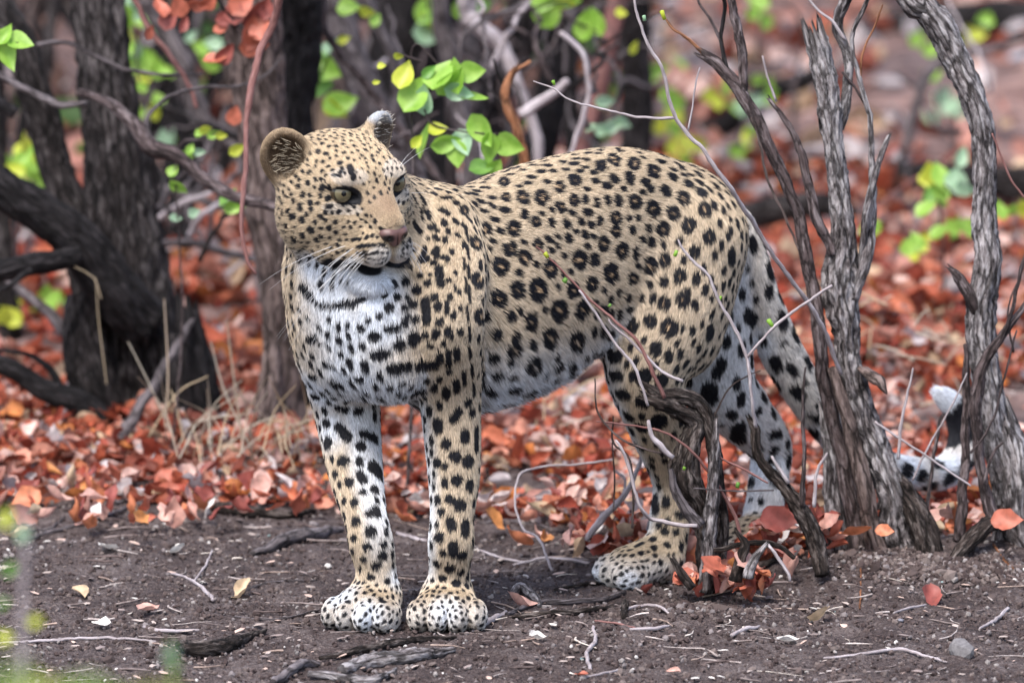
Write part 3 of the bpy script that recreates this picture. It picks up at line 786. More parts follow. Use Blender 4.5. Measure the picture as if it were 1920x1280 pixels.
for nm in ('right', 'left'):
    s = -1 if nm == 'right' else 1
    c = H(EYES[nm] + np.array((s * .004, -.0052, -.0010)))
    R_ = .0165
    g = unit(gaze + lat * .03 * s)
    v, f = cap_mesh(c, g, R_, .02, 3.1, 40, 24)
    eye = link("eye", mesh_np("eye", v, f, True, m_ball), leopard)
    v, f = cap_mesh(c, g, R_ * 1.01, .10, .92, 64, 14)
    me = mesh_np("iris", v, f, True, m_iris)
    a = np.arccos(np.clip(((v - c) / np.linalg.norm(v - c, axis=1)[:, None]) @ g, -1, 1))
    th = np.arctan2((v - c) @ np.cross(g, (0, 0, 1)), v[:, 2] - c[2])
    k = np.clip((a - .1) / .7, 0, 1)
    col = np.array((.115, .092, .048)) * (1 - k)[:, None] + np.array((.150, .130, .078)) * k[:, None]
    col *= (1 + .16 * np.sin(th * 32 + 3 * np.sin(th * 5)))[:, None]
    col *= (1 - .93 * np.clip((a - .76) / .12, 0, 1))[:, None] * (1 - .6 * np.clip((.25 - a) / .08, 0, 1))[:, None]
    vcol(me, "c", col)
    link("iris", me, eye)
    v, f = cap_mesh(c, g, R_ * 1.016, .001, .22, 32, 5)
    link("pupil", mesh_np("pupil", v, f, True, m_pup), eye)

nx = np.arange(-.024, .0241, .0011); ny = np.arange(.110, .158, .0011); nz = np.arange(-.066, -.014, .0011)
FN = Field(nx, ny, nz)
for pr in (ell((0, .128, -.036), (.0185, .0125, .0100), k=.004), ell((.0095, .131, -.038), (.0085, .0105, .0085), k=.004), ell((-.0095, .131, -.038), (.0085, .0105, .0085), k=.004),
           ell((0, .131, -.045), (.0080, .0105, .0100), k=.005), dict(ell((.0125, .143, -.0405), (.0048, .0065, .0036), rot('y', 25), k=.002), sub=True),
           dict(ell((-.0125, .143, -.0405), (.0048, .0065, .0036), rot('y', -25), k=.002), sub=True), dict(ell((0, .144, -.047), (.0010, .006, .012), k=.0015), sub=True)):
    FN.add(pr)
nv, nf = surface_nets(FN.F, nx, ny, nz)
nv = relax(nv, nf, 2, .4)
m_nose, nn, ll, bs = new_mat("nose_leather")
att = nn.new("ShaderNodeVertexColor"); att.layer_name = "c"; ll.new(att.outputs[0], bs.inputs['Base Color']); bs.inputs['Roughness'].default_value = .3
tv = nn.new("ShaderNodeTexVoronoi"); tv.inputs['Scale'].default_value = 900; bp = nn.new("ShaderNodeBump"); bp.inputs['Strength'].default_value = .25; bp.inputs['Distance'].default_value = .0006
ll.new(tv.outputs[0], bp.inputs['Height']); ll.new(bp.outputs[0], bs.inputs['Normal'])
nv0 = nv.copy(); nv = (nv - (0, .128, -.038)) * 1.16 + (0, .1295, -.0275)
me = mesh_np("nose", nv @ HM + HO, nf, True, m_nose)
dk = np.zeros(len(nv))
for s in (-1, 1):
    dk = np.maximum(dk, np.clip(1.5 - np.linalg.norm((nv0 - (s * .0130, .139, -.0405)) / (.0068, .009, .0052), axis=1), 0, 1) * 1.6)
dk = np.clip(dk + np.clip(np.abs(nv0[:, 0]) / .0022 * -1 + 1, 0, 1) * (nv0[:, 2] < -.040) * .6, 0, 1)[:, None]
vcol(me, "c", np.array((.135, .070, .062)) * (1 - dk) + np.array((.012, .009, .009)) * dk)
link("nose", me, leopard)

m_wh, nn, ll, bs = new_mat("whisker_white"); bs.inputs['Base Color'].default_value = (.85, .85, .86, 1); bs.inputs['Roughness'].default_value = .3
def whisker(root, d, L, bend, r=.00046):
    root = H(root); d = unit(np.asarray(d, float) @ HM); v, f = [], []
    n = 9
    for i in range(n + 1):
        t = i / n
        p = root + d * L * t + np.asarray(bend) * L * t * t
        for k in range(4):
            a = k * math.pi / 2
            v.append(p + (lat * math.cos(a) + np.array((0, 0, 1)) * math.sin(a)) * r * (1 - .8 * t))
    for i in range(n):
        for k in range(4):
            f.append((i * 4 + k, i * 4 + (k + 1) % 4, (i + 1) * 4 + (k + 1) % 4, (i + 1) * 4 + k))
    link("whisker", mesh_np("whisker", np.array(v), np.array(f), True, m_wh), leopard)
wr = random.Random(5)
for s, cnt in ((-1, 20), (1, 14)):
    for i in range(cnt):
        row = i % 4; col_ = i // 4
        root = (s * (.034 + .002 * row), .118 - .008 * col_, -.050 - .0065 * row)
        d = (s * (.62 + .16 * wr.random()), -.12 - .28 * wr.random() - .05 * col_, -.28 - .20 * row * .6 - .34 * wr.random())
        whisker(root, d, .085 + .065 * wr.random(), (-.02 * s, 0, -.22 - .18 * wr.random()))
for root, d, L in (((.046, .062, .038), (.55, .15, .85), .05), ((.048, .060, .036), (.75, .10, .6), .062), ((.050, .058, .034), (.35, .2, .95), .035),
                   ((-.044, .064, .038), (-.4, .3, .75), .035), ((-.047, .060, .036), (-.7, .2, .6), .045), ((.066, .03, -.02), (.95, .1, .1), .05)):
    whisker(root, d, L, (0, 0, -.15), .0004)
# ================================================================== GROUND AND LITTER
def gaxis(lo, hi, step, far0, far1, g=1.09):
    mid = list(np.arange(lo, hi, step)); a, s = hi, step; out = []
    while a < far1: out.append(a); s *= g; a += s
    out.append(far1); a, s = lo, step; neg = []
    while True:
        s *= g; a -= s
        if a < far0: break
        neg.append(a)
    neg.append(far0)
    return np.array(neg[::-1] + mid + out)
MOUNDS = [(*GP(1640, 1075)[:2], .16, .028), (*GP(1880, 1060)[:2], .16, .035), (*GP(1400, 1085)[:2], .12, .018), (*GP(1330, 1060)[:2], .10, .016)          ]
def gz(x, y):
    x = np.asarray(x, float); y = np.asarray(y, float)
    p = np.stack([x.ravel(), y.ravel(), np.zeros(x.size)], 1)
    n = (fbm(p, 1.7, 3, 40) - .5) * .028 + (fbm(p, 9, 3, 44) - .5) * .020
    paw = np.ones(x.size)
    for (a, b) in ((-.10, 0.0), (-.21, 0.0), (.19, .37), (.33, .56)):
        paw = np.minimum(paw, np.clip(np.hypot(p[:, 0] - a, p[:, 1] - b) / .12 - .35, 0, 1))
    z = n * paw * np.clip(.5 + (p[:, 1] + .5) * .6, .5, 2.5) 
    for a, b, r, h in MOUNDS:
        z = z + h * np.exp(-((p[:, 0] - a) ** 2 + (p[:, 1] - b) ** 2) / (r * r)) * paw
    far = np.clip((p[:, 1] - 9) / 30, 0, None)
    z = z + far ** 1.6 * 1.2 + np.clip((p[:, 1] - 2) / 8, 0, 1) * (fbm(p, .5, 3, 60) - .5) * .25
    return z.reshape(x.shape)
gx = gaxis(-.95, 1.05, .0065, -160, 160); gy = gaxis(-.62, 1.3, .0065, -40, 260)
GX, GY = np.meshgrid(gx, gy, indexing='ij')
GZ = gz(GX, GY)
pp = np.stack([GX.ravel(), GY.ravel(), np.zeros(GX.size)], 1)
fine = ((GX.ravel() > -1) & (GX.ravel() < 1.1) & (GY.ravel() > -.7) & (GY.ravel() < 1.6))
dz = np.zeros(GX.size)
dz[fine] = (fbm(pp[fine], 55, 3, 50, .6) - .5) * .013
hz = vnoise(pp[fine], 130, 55)
dz[fine] += np.clip(hz - .62, 0, 1) * .009
GZ = GZ + dz.reshape(GX.shape)
nI, nJ = GX.shape
ii, jj = np.meshgrid(np.arange(nI - 1), np.arange(nJ - 1), indexing='ij')
q0 = (ii * nJ + jj).ravel()
gf = np.stack([q0, q0 + nJ, q0 + nJ + 1, q0 + 1], 1)
m_soil, nn, ll, bs = new_mat("soil")
tcn = nn.new("ShaderNodeTexCoord")
n1 = nn.new("ShaderNodeTexNoise"); n1.inputs['Scale'].default_value = 7; n1.inputs['Detail'].default_value = 8; n1.inputs['Roughness'].default_value = .65
n2 = nn.new("ShaderNodeTexNoise"); n2.inputs['Scale'].default_value = 140; n2.inputs['Detail'].default_value = 6; n2.inputs['Roughness'].default_value = .7
n3 = nn.new("ShaderNodeTexNoise"); n3.inputs['Scale'].default_value = 1.1; n3.inputs['Detail'].default_value = 5
vo = nn.new("ShaderNodeTexVoronoi"); vo.inputs['Scale'].default_value = 260
for x in (n1, n2, n3, vo): ll.new(tcn.outputs['Object'], x.inputs['Vector'])
r1 = ramp(nn, [(.34, (.016, .011, .011)), (.49, (.070, .052, .050)), (.64, (.17, .14, .135))])
mx = nn.new("ShaderNodeMath"); mx.operation = 'MULTIPLY_ADD'; mx.inputs[1].default_value = .55; ll.new(n2.outputs[0], mx.inputs[0])
m2 = nn.new("ShaderNodeMath"); m2.operation = 'MULTIPLY'; m2.inputs[1].default_value = .45; ll.new(n1.outputs[0], m2.inputs[0]); ll.new(m2.outputs[0], mx.inputs[2])
ll.new(mx.outputs[0], r1.inputs[0])
# away from the bare patch the earth turns pinkish brown and grey
r2 = ramp(nn, [(.3, (.14, .07, .06)), (.45, (.30, .21, .19)), (.55, (.13, .095, .095)), (.7, (.36, .31, .31))])
ll.new(n3.outputs[0], r2.inputs[0])
n2b = nn.new("ShaderNodeTexNoise"); n2b.inputs['Scale'].default_value = 14; n2b.inputs['Detail'].default_value = 6; ll.new(tcn.outputs['Object'], n2b.inputs['Vector'])
r2b = ramp(nn, [(.35, (.35, .3, .3)), (.62, (1.35, 1.25, 1.2))]); ll.new(n2b.outputs[0], r2b.inputs[0])
m2b = nn.new("ShaderNodeMix"); m2b.data_type = 'RGBA'; m2b.blend_type = 'MULTIPLY'; m2b.inputs[0].default_value = 1; ll.new(r2.outputs[0], m2b.inputs[6]); ll.new(r2b.outputs[0], m2b.inputs[7])
sx = nn.new("ShaderNodeSeparateXYZ"); ll.new(tcn.outputs['Object'], sx.inputs[0])
mr = nn.new("ShaderNodeMapRange"); mr.inputs[1].default_value = 1.2; mr.inputs[2].default_value = 2.6; ll.new(sx.outputs['Y'], mr.inputs[0])
mix = nn.new("ShaderNodeMix"); mix.data_type = 'RGBA'; ll.new(mr.outputs[0], mix.inputs[0]); ll.new(r1.outputs[0], mix.inputs[6]); ll.new(m2b.outputs[2], mix.inputs[7])
ll.new(mix.outputs[2], bs.inputs['Base Color'])
bp = nn.new("ShaderNodeBump"); bp.inputs['Strength'].default_value = .9; bp.inputs['Distance'].default_value = .004
ad = nn.new("ShaderNodeMath"); ad.operation = 'ADD'; ll.new(n2.outputs[0], ad.inputs[0]); ll.new(vo.outputs[0], ad.inputs[1]); ll.new(ad.outputs[0], bp.inputs['Height']); ll.new(bp.outputs[0], bs.inputs['Normal'])
bs.inputs['Roughness'].default_value = .9; bs.inputs['Specular IOR Level'].default_value = .2
ground = link("ground", mesh_np("ground", np.stack([GX.ravel(), GY.ravel(), GZ.ravel()], 1), gf, True, m_soil))
tag(ground, "dark crumbly soil turning to pinkish leaf strewn earth further back", kind="structure")

def vcol_mat(name, rough=.7, spec=.3, noise=None, translucent=0.0):
    m, nn, ll, bs = new_mat(name)
    att = nn.new("ShaderNodeVertexColor"); att.layer_name = "c"
    out = att.outputs[0]
    if noise:
        tn_ = nn.new("ShaderNodeTexNoise"); tn_.inputs['Scale'].default_value = noise; tn_.inputs['Detail'].default_value = 5
        t_ = nn.new("ShaderNodeTexCoord"); ll.new(t_.outputs['Object'], tn_.inputs['Vector'])
        rr_ = ramp(nn, [(.3, (.55, .5, .5)), (.65, (1.2, 1.2, 1.2))]); ll.new(tn_.outputs[0], rr_.inputs[0])
        mm = nn.new("ShaderNodeMix"); mm.data_type = 'RGBA'; mm.blend_type = 'MULTIPLY'; mm.inputs[0].default_value = 1
        ll.new(out, mm.inputs[6]); ll.new(rr_.outputs[0], mm.inputs[7]); out = mm.outputs[2]
    ll.new(out, bs.inputs['Base Color'])
    bs.inputs['Roughness'].default_value = rough; bs.inputs['Specular IOR Level'].default_value = spec
    if translucent:
        tr = nn.new("ShaderNodeBsdfTranslucent"); ms = nn.new("ShaderNodeMixShader"); ms.inputs[0].default_value = translucent
        ll.new(out, tr.inputs[0]); ll.new(bs.outputs[0], ms.inputs[1]); ll.new(tr.outputs[0], ms.inputs[2])
        ll.new(ms.outputs[0], nn["Material Output"].inputs[0])
    return m

# ---- crumbs and pebbles
def icos():
    t = (1 + 5 ** .5) / 2
    v = np.array([(-1, t, 0), (1, t, 0), (-1, -t, 0), (1, -t, 0), (0, -1, t), (0, 1, t), (0, -1, -t), (0, 1, -t), (t, 0, -1), (t, 0, 1), (-t, 0, -1), (-t, 0, 1)], float)
    v /= np.linalg.norm(v[0])
    f = np.array([(0, 11, 5), (0, 5, 1), (0, 1, 7), (0, 7, 10), (0, 10, 11), (1, 5, 9), (5, 11, 4), (11, 10, 2), (10, 7, 6), (7, 1, 8), (3, 9, 4), (3, 4, 2), (3, 2, 6), (3, 6, 8), (3, 8, 9), (4, 9, 5), (2, 4, 11), (6, 2, 10), (8, 6, 7), (9, 8, 1)])
    return v, f
IV, IF = icos()
def scatter_pts(n, y0, y1, x0=-100, x1=2020):
    """random ground points spread evenly over the ground seen between two depths"""
    y = y0 + (y1 - y0) * rng.random(n)
    px = x0 + (x1 - x0) * rng.random(n)
    x = (px - 960) / F_PX * (y - CAM_Y) * 1.01
    return x, y
def rotm(n, tilt=3.2):
    a, b, c = rng.uniform(0, 6.283, n), rng.normal(0, tilt, n), rng.normal(0, tilt, n)
    ca, sa, cb, sb, cc, sc = np.cos(a), np.sin(a), np.cos(b), np.sin(b), np.cos(c), np.sin(c)
    Rz = np.zeros((n, 3, 3)); Rz[:, 0, 0] = ca; Rz[:, 0, 1] = -sa; Rz[:, 1, 0] = sa; Rz[:, 1, 1] = ca; Rz[:, 2, 2] = 1
    Rx = np.zeros((n, 3, 3)); Rx[:, 0, 0] = 1; Rx[:, 1, 1] = cb; Rx[:, 1, 2] = -sb; Rx[:, 2, 1] = sb; Rx[:, 2, 2] = cb
    Ry = np.zeros((n, 3, 3)); Ry[:, 1, 1] = 1; Ry[:, 0, 0] = cc; Ry[:, 0, 2] = sc; Ry[:, 2, 0] = -sc; Ry[:, 2, 2] = cc
    return Rz @ Rx @ Ry
def many(name, TV, TF, pos, R, sc, cols, mat, smooth=False, kind="stuff", jitter=0.0):
    n = len(pos)
    V = TV[None] * (np.ones((n, 1, 1)) if not jitter else rng.uniform(1 - jitter, 1 + jitter, (n, len(TV), 1)))
    V = V * sc[:, None, :]
    V = np.einsum('nij,nkj->nki', R, V) + pos[:, None, :]
    Fc = (TF[None] + (np.arange(n) * len(TV))[:, None, None]).reshape(-1, TF.shape[1])
    me = mesh_np(name, V.reshape(-1, 3), Fc, smooth, mat)
    vcol(me, "c", np.repeat(cols, len(TV), 0))
    o = link(name, me)
    if kind: o["kind"] = kind
    return o
m_crumb = vcol_mat("crumb", .85, .2)
n = 21000
x, y = scatter_pts(n, -.62, 1.35)
for k_, (bx_, by_, nb_) in enumerate(((.60, .40, 900), (.66, .38, 700), (.78, .42, 900), (.33, .16, 600), (.30, .14, 400), (.55, .44, 500))):
    sl_ = slice(k_ * 1000, k_ * 1000 + nb_); x[sl_] = bx_ + rng.normal(0, .045, nb_); y[sl_] = by_ - abs(rng.normal(0, .05, nb_))
sz = .0016 + .0030 * rng.random(n) ** 2.2
big = rng.random(n) < .02; sz[big] *= 1.9; sz[:6000] *= 1.25
pos = np.stack([x, y, gz(x, y) + sz * .3 + .001], 1)
pal = np.array([(.06, .042, .040), (.11, .082, .077), (.17, .135, .125), (.22, .19, .19), (.09, .066, .062), (.29, .26, .25)])
cols = .82 * pal[rng.choice(6, n, p=[.28, .28, .2, .09, .1, .05])] * rng.uniform(.8, 1.2, (n, 1))
w = rng.random(n) < .005; cols[w] = (.55, .52, .50)
t_ = rng.random(n) < .001; cols[t_] = (.25, .36, .36)
cr = many("soil_crumbs", IV, IF, pos, rotm(n), sz[:, None] * rng.uniform(.6, 1.25, (n, 3)), cols, m_crumb, jitter=.22)
tag(cr, "small crumbs of dark soil and grit strewn over the bare ground", kind="stuff")

n = 7000
x, y = scatter_pts(n, -2.2, 2.2, -1600, 3500); keep_ = (x < -.85) | (x > .95) | (y < -.6); x, y = x[keep_], y[keep_]; n = len(x)
sz = .003 + .006 * rng.random(n) ** 2
o = many("soil_crumbs", IV, IF, np.stack([x, y, gz(x, y) + sz * .3], 1), rotm(n), sz[:, None] * rng.uniform(.6, 1.25, (n, 3)), .82 * pal[rng.choice(6, n, p=[.28, .28, .2, .09, .1, .05])], m_crumb, jitter=.22)
tag(o, "crumbs of soil and grit on the bare ground around the leopard's patch", kind="stuff")
# ---- leaf shapes
_lr = random.Random(9)
def leaf_shape(L=1.0, W=.5, curl=.3, fold=.3, twist=0.0, bend=0.0, nu=6, asym=.15, wav=0.0, ragged=0.0):
    v, f = [], []
    for i in range(nu + 1):
        t = i / nu
        w = W * .5 * (math.sin(math.pi * min(1, t * 1.02) ** .72) ** .85 + .0) + .004
        for j in (-1, -.5, 0, .5, 1):
            yy = j * w * (1 + asym * (j > 0)) * (1 + (ragged * _lr.uniform(-1, .5) if abs(j) == 1 else 0))
            x_ = (t - .5) * L - abs(j) * .03 * L
            z_ = abs(j) * w * fold + curl * L * ((t - .5) ** 2 - .1) + curl * .8 * (j * w) ** 2 / W * 2 + wav * math.sin(t * 9 + j * 2) * .04 * L * abs(j)
            a = twist * (t - .5)
            v.append((x_, yy * math.cos(a) - z_ * math.sin(a) + bend * (t - .5) ** 2 * L, yy * math.sin(a) + z_ * math.cos(a)))
    for i in range(nu):
        for j in range(4):
            f.append((i * 5 + j, (i + 1) * 5 + j, (i + 1) * 5 + j + 1, i * 5 + j + 1))
    return np.array(v), np.array(f)
LT = [leaf_shape(1, .62, .5, .25, .3, .1, nu=8, wav=1, ragged=.18), leaf_shape(1, .55, .9, .5, -.5, .15, nu=8, wav=1.5, ragged=.3), leaf_shape(1, .7, .25, .15, .2, -.1, nu=8, wav=1, ragged=.15), leaf_shape(1, .40, 1.2, .3, 1.2, .2, nu=8, wav=.6, ragged=.3),
      leaf_shape(1, .6, -.6, .2, .5, .12, nu=8, wav=2, ragged=.4), leaf_shape(1, .46, .15, .9, -.8, .25, nu=8, wav=.5, ragged=.2)]
LOW = [leaf_shape(1, .62, .5, .3, .3, .1, nu=3), leaf_shape(1, .55, .9, .5, -.6, .1, nu=3), leaf_shape(1, .66, -.5, .2, .5, .1, nu=3)]
RED = [(.42, .105, .055), (.50, .165, .09), (.30, .06, .035), (.58, .27, .19), (.48, .24, .19), (.66, .46, .40), (.50, .36, .24), (.20, .055, .035), (.52, .19, .06), (.50, .45, .45)]
m_leafy = vcol_mat("dry_leaf_litter", .6, .3, 60, .25)
def edge_y(px):
    """where the litter begins, as a depth, across the picture"""
    return np.interp(px, [-300, 0, 250, 420, 600, 900, 1060, 1150, 1300, 1420, 1520, 1700, 2000, 2300], [1.06, 1.06, 1.0, 1.12, 1.12, .93, .80, .50, .46, .42, .60, .78, .70, .7])
def litter(name, n, y0, y1, tmpl, size, lift, palw, label, x0=-150, x1=2070, seed=0, outside=False, clump=.45, tilt=.65):
    x, y = scatter_pts(n * 2, y0, y1, x0, x1)
    px = x / (y - CAM_Y) * F_PX + 960
    p = np.stack([x, y, 0 * x], 1)
    dn = fbm(p, 3.2, 3, 70 + seed)
    ok = (y > edge_y(px) + .10 * (fbm(p, 6, 2, 77) - .5) * 2 - .02) & (rng.random(len(x)) < np.clip((dn - clump) * 5 + .5, .12, 1))
    if outside: ok &= (px < -140) | (px > 2060)
    ok &= ~((y < 3.4) & (fbm(p, 2.2, 2, 90) < .40) & (rng.random(len(x)) < .6))
    ok &= ~((px < 1150) & (y > 3.8) & (rng.random(len(x)) < .72)) & ~((px >= 1150) & (y > 5.4) & (rng.random(len(x)) < .4))
    x, y, dn = x[ok][:n], y[ok][:n], dn[ok][:n]
    n = len(x)
    if not n: return
    s = size * rng.uniform(.4, 1.35, n)
    h = lift * rng.random(n) * np.clip((dn - .3) * 4, .2, 1.2)
    pos = np.stack([x, y, gz(x, y) + .006 + h], 1)
    pal = np.array(RED); pal_w = np.array(palw, float); pal_w /= pal_w.sum()
    cols = pal[rng.choice(len(pal), n, p=pal_w)] * rng.uniform(.75, 1.2, (n, 1))
    k = len(tmpl); Vs, Fs, Cs, off = [], [], [], 0
    which = rng.integers(0, k, n)
    R = rotm(n, tilt)
    for q in range(k):
        m = which == q; TV, TF = tmpl[q]
        if not m.any(): continue
        V = np.einsum('nij,nkj->nki', R[m], TV[None] * s[m][:, None, None]) + pos[m][:, None, :]
        Vs.append(V.reshape(-1, 3)); Fs.append((TF[None] + (np.arange(m.sum()) * len(TV))[:, None, None]).reshape(-1, 4) + off); off += m.sum() * len(TV)
        Cs.append(np.repeat(cols[m], len(TV), 0))
    me = mesh_np(name, np.concatenate(Vs), np.concatenate(Fs), True, m_leafy)
    vcol(me, "c", np.concatenate(Cs))
    o = link(name, me); tag(o, label, kind="stuff")
litter("leaf_litter", 8500, .4, 2.6, LT, .043, .045, [5, 3.5, 4, 4, 3, 4.5, 2, 4, 1.5, 2.5], "thick bank of curled red and orange dry leaves behind the leopard", seed=1)
litter("leaf_litter", 9000, 2.3, 5.2, LOW, .058, .07, [5, 3.5, 5, 3, 3, 3, 1.5, 4, 1.5, 2], "red leaf litter further back under the trees", seed=2, clump=.48)
litter("leaf_litter", 3000, 5.0, 14, LOW, .10, .08, [1.5, 1, 3, 2, 5, 5, 4, 6, .3, 7], "far blurred leaf litter on pinkish ground", seed=3, clump=.50)

litter("leaf_litter", 6000, .5, 4.5, LOW, .055, .05, [5, 3.5, 4, 4, 3, 4.5, 2, 4, 1.5, 2.5], "red leaf litter continuing to either side beyond the picture", x0=-2600, x1=4500, seed=4, outside=True)
# ---- fallen leaves that can be told apart
LEAF_COL = {'rust red': (.44, .12, .07), 'orange red': (.56, .19, .09), 'dark red': (.27, .065, .05), 'pale pink': (.62, .36, .30), 'pinkish brown': (.48, .24, .19), 'straw coloured': (.60, .45, .30), 'bleached white': (.72, .68, .64), 'orange': (.60, .25, .08)}
leaf_mats = {}
for nm, c in LEAF_COL.items():
    m, nn, ll, bs = new_mat("leaf_" + nm.replace(' ', '_'))
    tn_ = nn.new("ShaderNodeTexNoise"); tn_.inputs['Scale'].default_value = 3; tn_.inputs['Detail'].default_value = 6
    t_ = nn.new("ShaderNodeTexCoord"); ll.new(t_.outputs['Object'], tn_.inputs['Vector'])
    r_ = ramp(nn, [(.3, tuple(.6 * q for q in c)), (.5, c), (.7, tuple(min(1, q * 1.25 + .02) for q in c))]); ll.new(tn_.outputs[0], r_.inputs[0])
    ll.new(r_.outputs[0], bs.inputs['Base Color']); bs.inputs['Roughness'].default_value = .55
    tr = nn.new("ShaderNodeBsdfTranslucent"); ms = nn.new("ShaderNodeMixShader"); ms.inputs[0].default_value = .2
    ll.new(r_.outputs[0], tr.inputs[0]); ll.new(bs.outputs[0], ms.inputs[1]); ll.new(tr.outputs[0], ms.inputs[2]); ll.new(ms.outputs[0], nn["Material Output"].inputs[0])
    leaf_mats[nm] = m
_lm = {}
def leaf_mesh(k, col):
    if (k, col) not in _lm:
        v, f = LT[k]
        _lm[(k, col)] = mesh_np("fallen_leaf", v, f, True, leaf_mats[col])
    return _lm[(k, col)]
def zone_of(px, py):
    if px < 200: return "in the litter left of the forked trunk"
    if px < 400: return "in the litter before the forked trunk"
    if px < 610: return "in the litter between forked trunk and forelegs"
    if px < 790: return "in the litter seen between the forelegs"
    if px < 980: return "in the litter under the leopard's belly"
    if px < 1130: return "in the litter before the hind foot"
    if px < 1330: return "beside the leopard's hind foot"
    if px < 1530: return "heaped under the broken dead shrub"
    if px < 1760: return "at the foot of the grey split stems"
    return "in the litter by the right hand trunk"
def fallen(px, py, size, col, k=None, tilt=.5, label=None, h=0.006):
    g = GP(px, py); z = float(gz(g[0], g[1])); g = GP(px, py, z + h)
    k = rng.integers(0, 6) if k is None else k
    o = link("fallen_leaf", leaf_mesh(k, col))
    o.location = (g[0], g[1], float(gz(g[0], g[1])) + h + size * .08)
    o.scale = (size,) * 3
    o.rotation_euler = (rng.normal(0, tilt), rng.normal(0, tilt), rng.uniform(0, 6.28))
    tag(o, label or f"{'small ' if size < .040 else 'large ' if size > .050 else ''}{col} dry leaf {'at the front' if g[1] < edge_y(px) + .1 else 'further back'} {zone_of(px, py)}", "leaf", "dry leaves fallen on the ground")
    return o
cn = list(LEAF_COL); cw = np.array([5, 3.5, 4, 4, 4, 1.5, 1, 1]); cw = cw / cw.sum()
cnt = 0
while cnt < 235:
    px = rng.uniform(0, 1920); ys_ = edge_y(px) + .42 * rng.random() ** 1.6 - .01
    row = 640 + math.tan(math.atan2(CAM_H, ys_ - CAM_Y) - PITCH) * F_PX
    if 1090 < px < 1270 and row > 1010 or 790 < px < 905 or 600 < px < 750 and row > 900 or row < 780: continue
    fallen(px, row, rng.uniform(.034, .056), cn[rng.choice(8, p=cw)], h=.010 + .03 * rng.random(), tilt=.7)
    cnt += 1
for px, py, s, c, lb in [(1535, 1162, .05, 'straw coloured', "single pale oval leaf lying alone on the bare soil right of centre"), (1480, 1205, .036, 'bleached white', "small white leaf on the soil below the pale oval leaf"),
                         (1485, 1055, .042, 'bleached white', "cream coloured leaf under the broken twigs beside the split stems"), (1568, 1048, .04, 'rust red', "curled red leaf lying against the base of the pale split stem"),
                         (1745, 1112, .05, 'dark red', "dark red leaf half sunk in the soil in front of the grey stems"), (1870, 1000, .045, 'orange red', "large orange red leaf leaning on the root beside the right hand trunk"),
                         (1090, 1268, .02, 'rust red', "small red leaf at the bottom edge below the curved white twig"), (1262, 1262, .022, 'pale pink', "small pink leaf on the soil near the bottom edge"),
                         (1075, 1018, .055, 'pale pink', "broad pale pink leaf at the front of the litter before the hind leg"), (1290, 1092, .045, 'orange red', "orange leaf on edge just in front of the hind foot"),
                         (1345, 1070, .06, 'rust red', "broad rust red leaf on the heap in front of the hind leg"), (1400, 1085, .05, 'dark red', "dark red leaf at the front of the heap under the dead shrub"),
                         (1365, 1092, .05, 'pale pink', "pink leaf bent over at the front of the heap under the dead shrub"), (1470, 985, .05, 'dark red', "large dark red leaf standing behind the dead shrub"), (1525, 985, .05, 'dark red', "large dark red leaf against the pale split stem"),
                         (755, 972, .045, 'orange red', "orange leaf on edge between the two front legs"), (30, 1004, .04, 'straw coloured', "pale leaf on the soil at the left edge"), (200, 1030, .045, 'bleached white', "long white leaf scrap on the soil left of the forelegs"),
                         (330, 1030, .03, 'bleached white', "white sliver of leaf left of the grey fallen stick"), (150, 1112, .045, 'straw coloured', "yellowish curled leaf on the soil at lower left"), (280, 1140, .04, 'pale pink', "thin pinkish leaf beside the yellowish curled leaf"),
                         (450, 1112, .05, 'straw coloured', "long straw coloured leaf left of the paws"), (190, 1172, .03, 'bleached white', "small white leaf lying before the lower left twigs"), (1430, 1045, .04, 'pinkish brown', "pinkish brown leaf beside the root stub under the dead shrub"),
                         (1010, 1200, .028, 'bleached white', "small white leaf scrap right of the front paws"), (980, 1130, .05, 'pale pink', "crumpled pale leaf at the end of the twig pile right of the paws"), (1215, 1108, .035, 'dark red', "curled dark leaf touching the toes of the hind foot")]:
    fallen(px, py, s, c, label=lb, tilt=.3)

def heaped(px, py, Y, size, col, label, tilt=.7, k=None, stand=0.0):
    o = link("fallen_leaf", leaf_mesh(rng.integers(0, 6) if k is None else k, col)); g = P(px, py, Y)
    g[2] = max(g[2], float(gz(g[0], g[1])) + .008); o.location = g; o.scale = (size,) * 3
    o.rotation_euler = (stand + rng.normal(0, tilt), rng.normal(0, tilt), rng.normal(0, .9)); tag(o, label, "leaf", "dry leaves fallen on the ground")
hn = list(LEAF_COL)
for i in range(46):
    px = rng.uniform(1278, 1432); u = rng.random(); py = 1102 - 52 * u * (1 - abs(px - 1350) / 190)
    heaped(px, py, .14 + .10 * rng.random(), rng.uniform(.028, .046), hn[rng.choice(8, p=[.26, .18, .2, .14, .14, .03, .01, .04])], f"dry leaf in the {'left' if px < 1330 else 'right'} half of the heap at the dead shrub's foot")
for i in range(26):
    px = rng.uniform(1410, 1560); py = 1000 - 45 * rng.random() + 25 * rng.random()
    heaped(px, py, .42 + .06 * rng.random(), rng.uniform(.03, .046), hn[rng.choice(8, p=[.30, .08, .36, .08, .12, .02, .02, .02])], "dry leaf banked up between the dead broken shrub and the split stems")
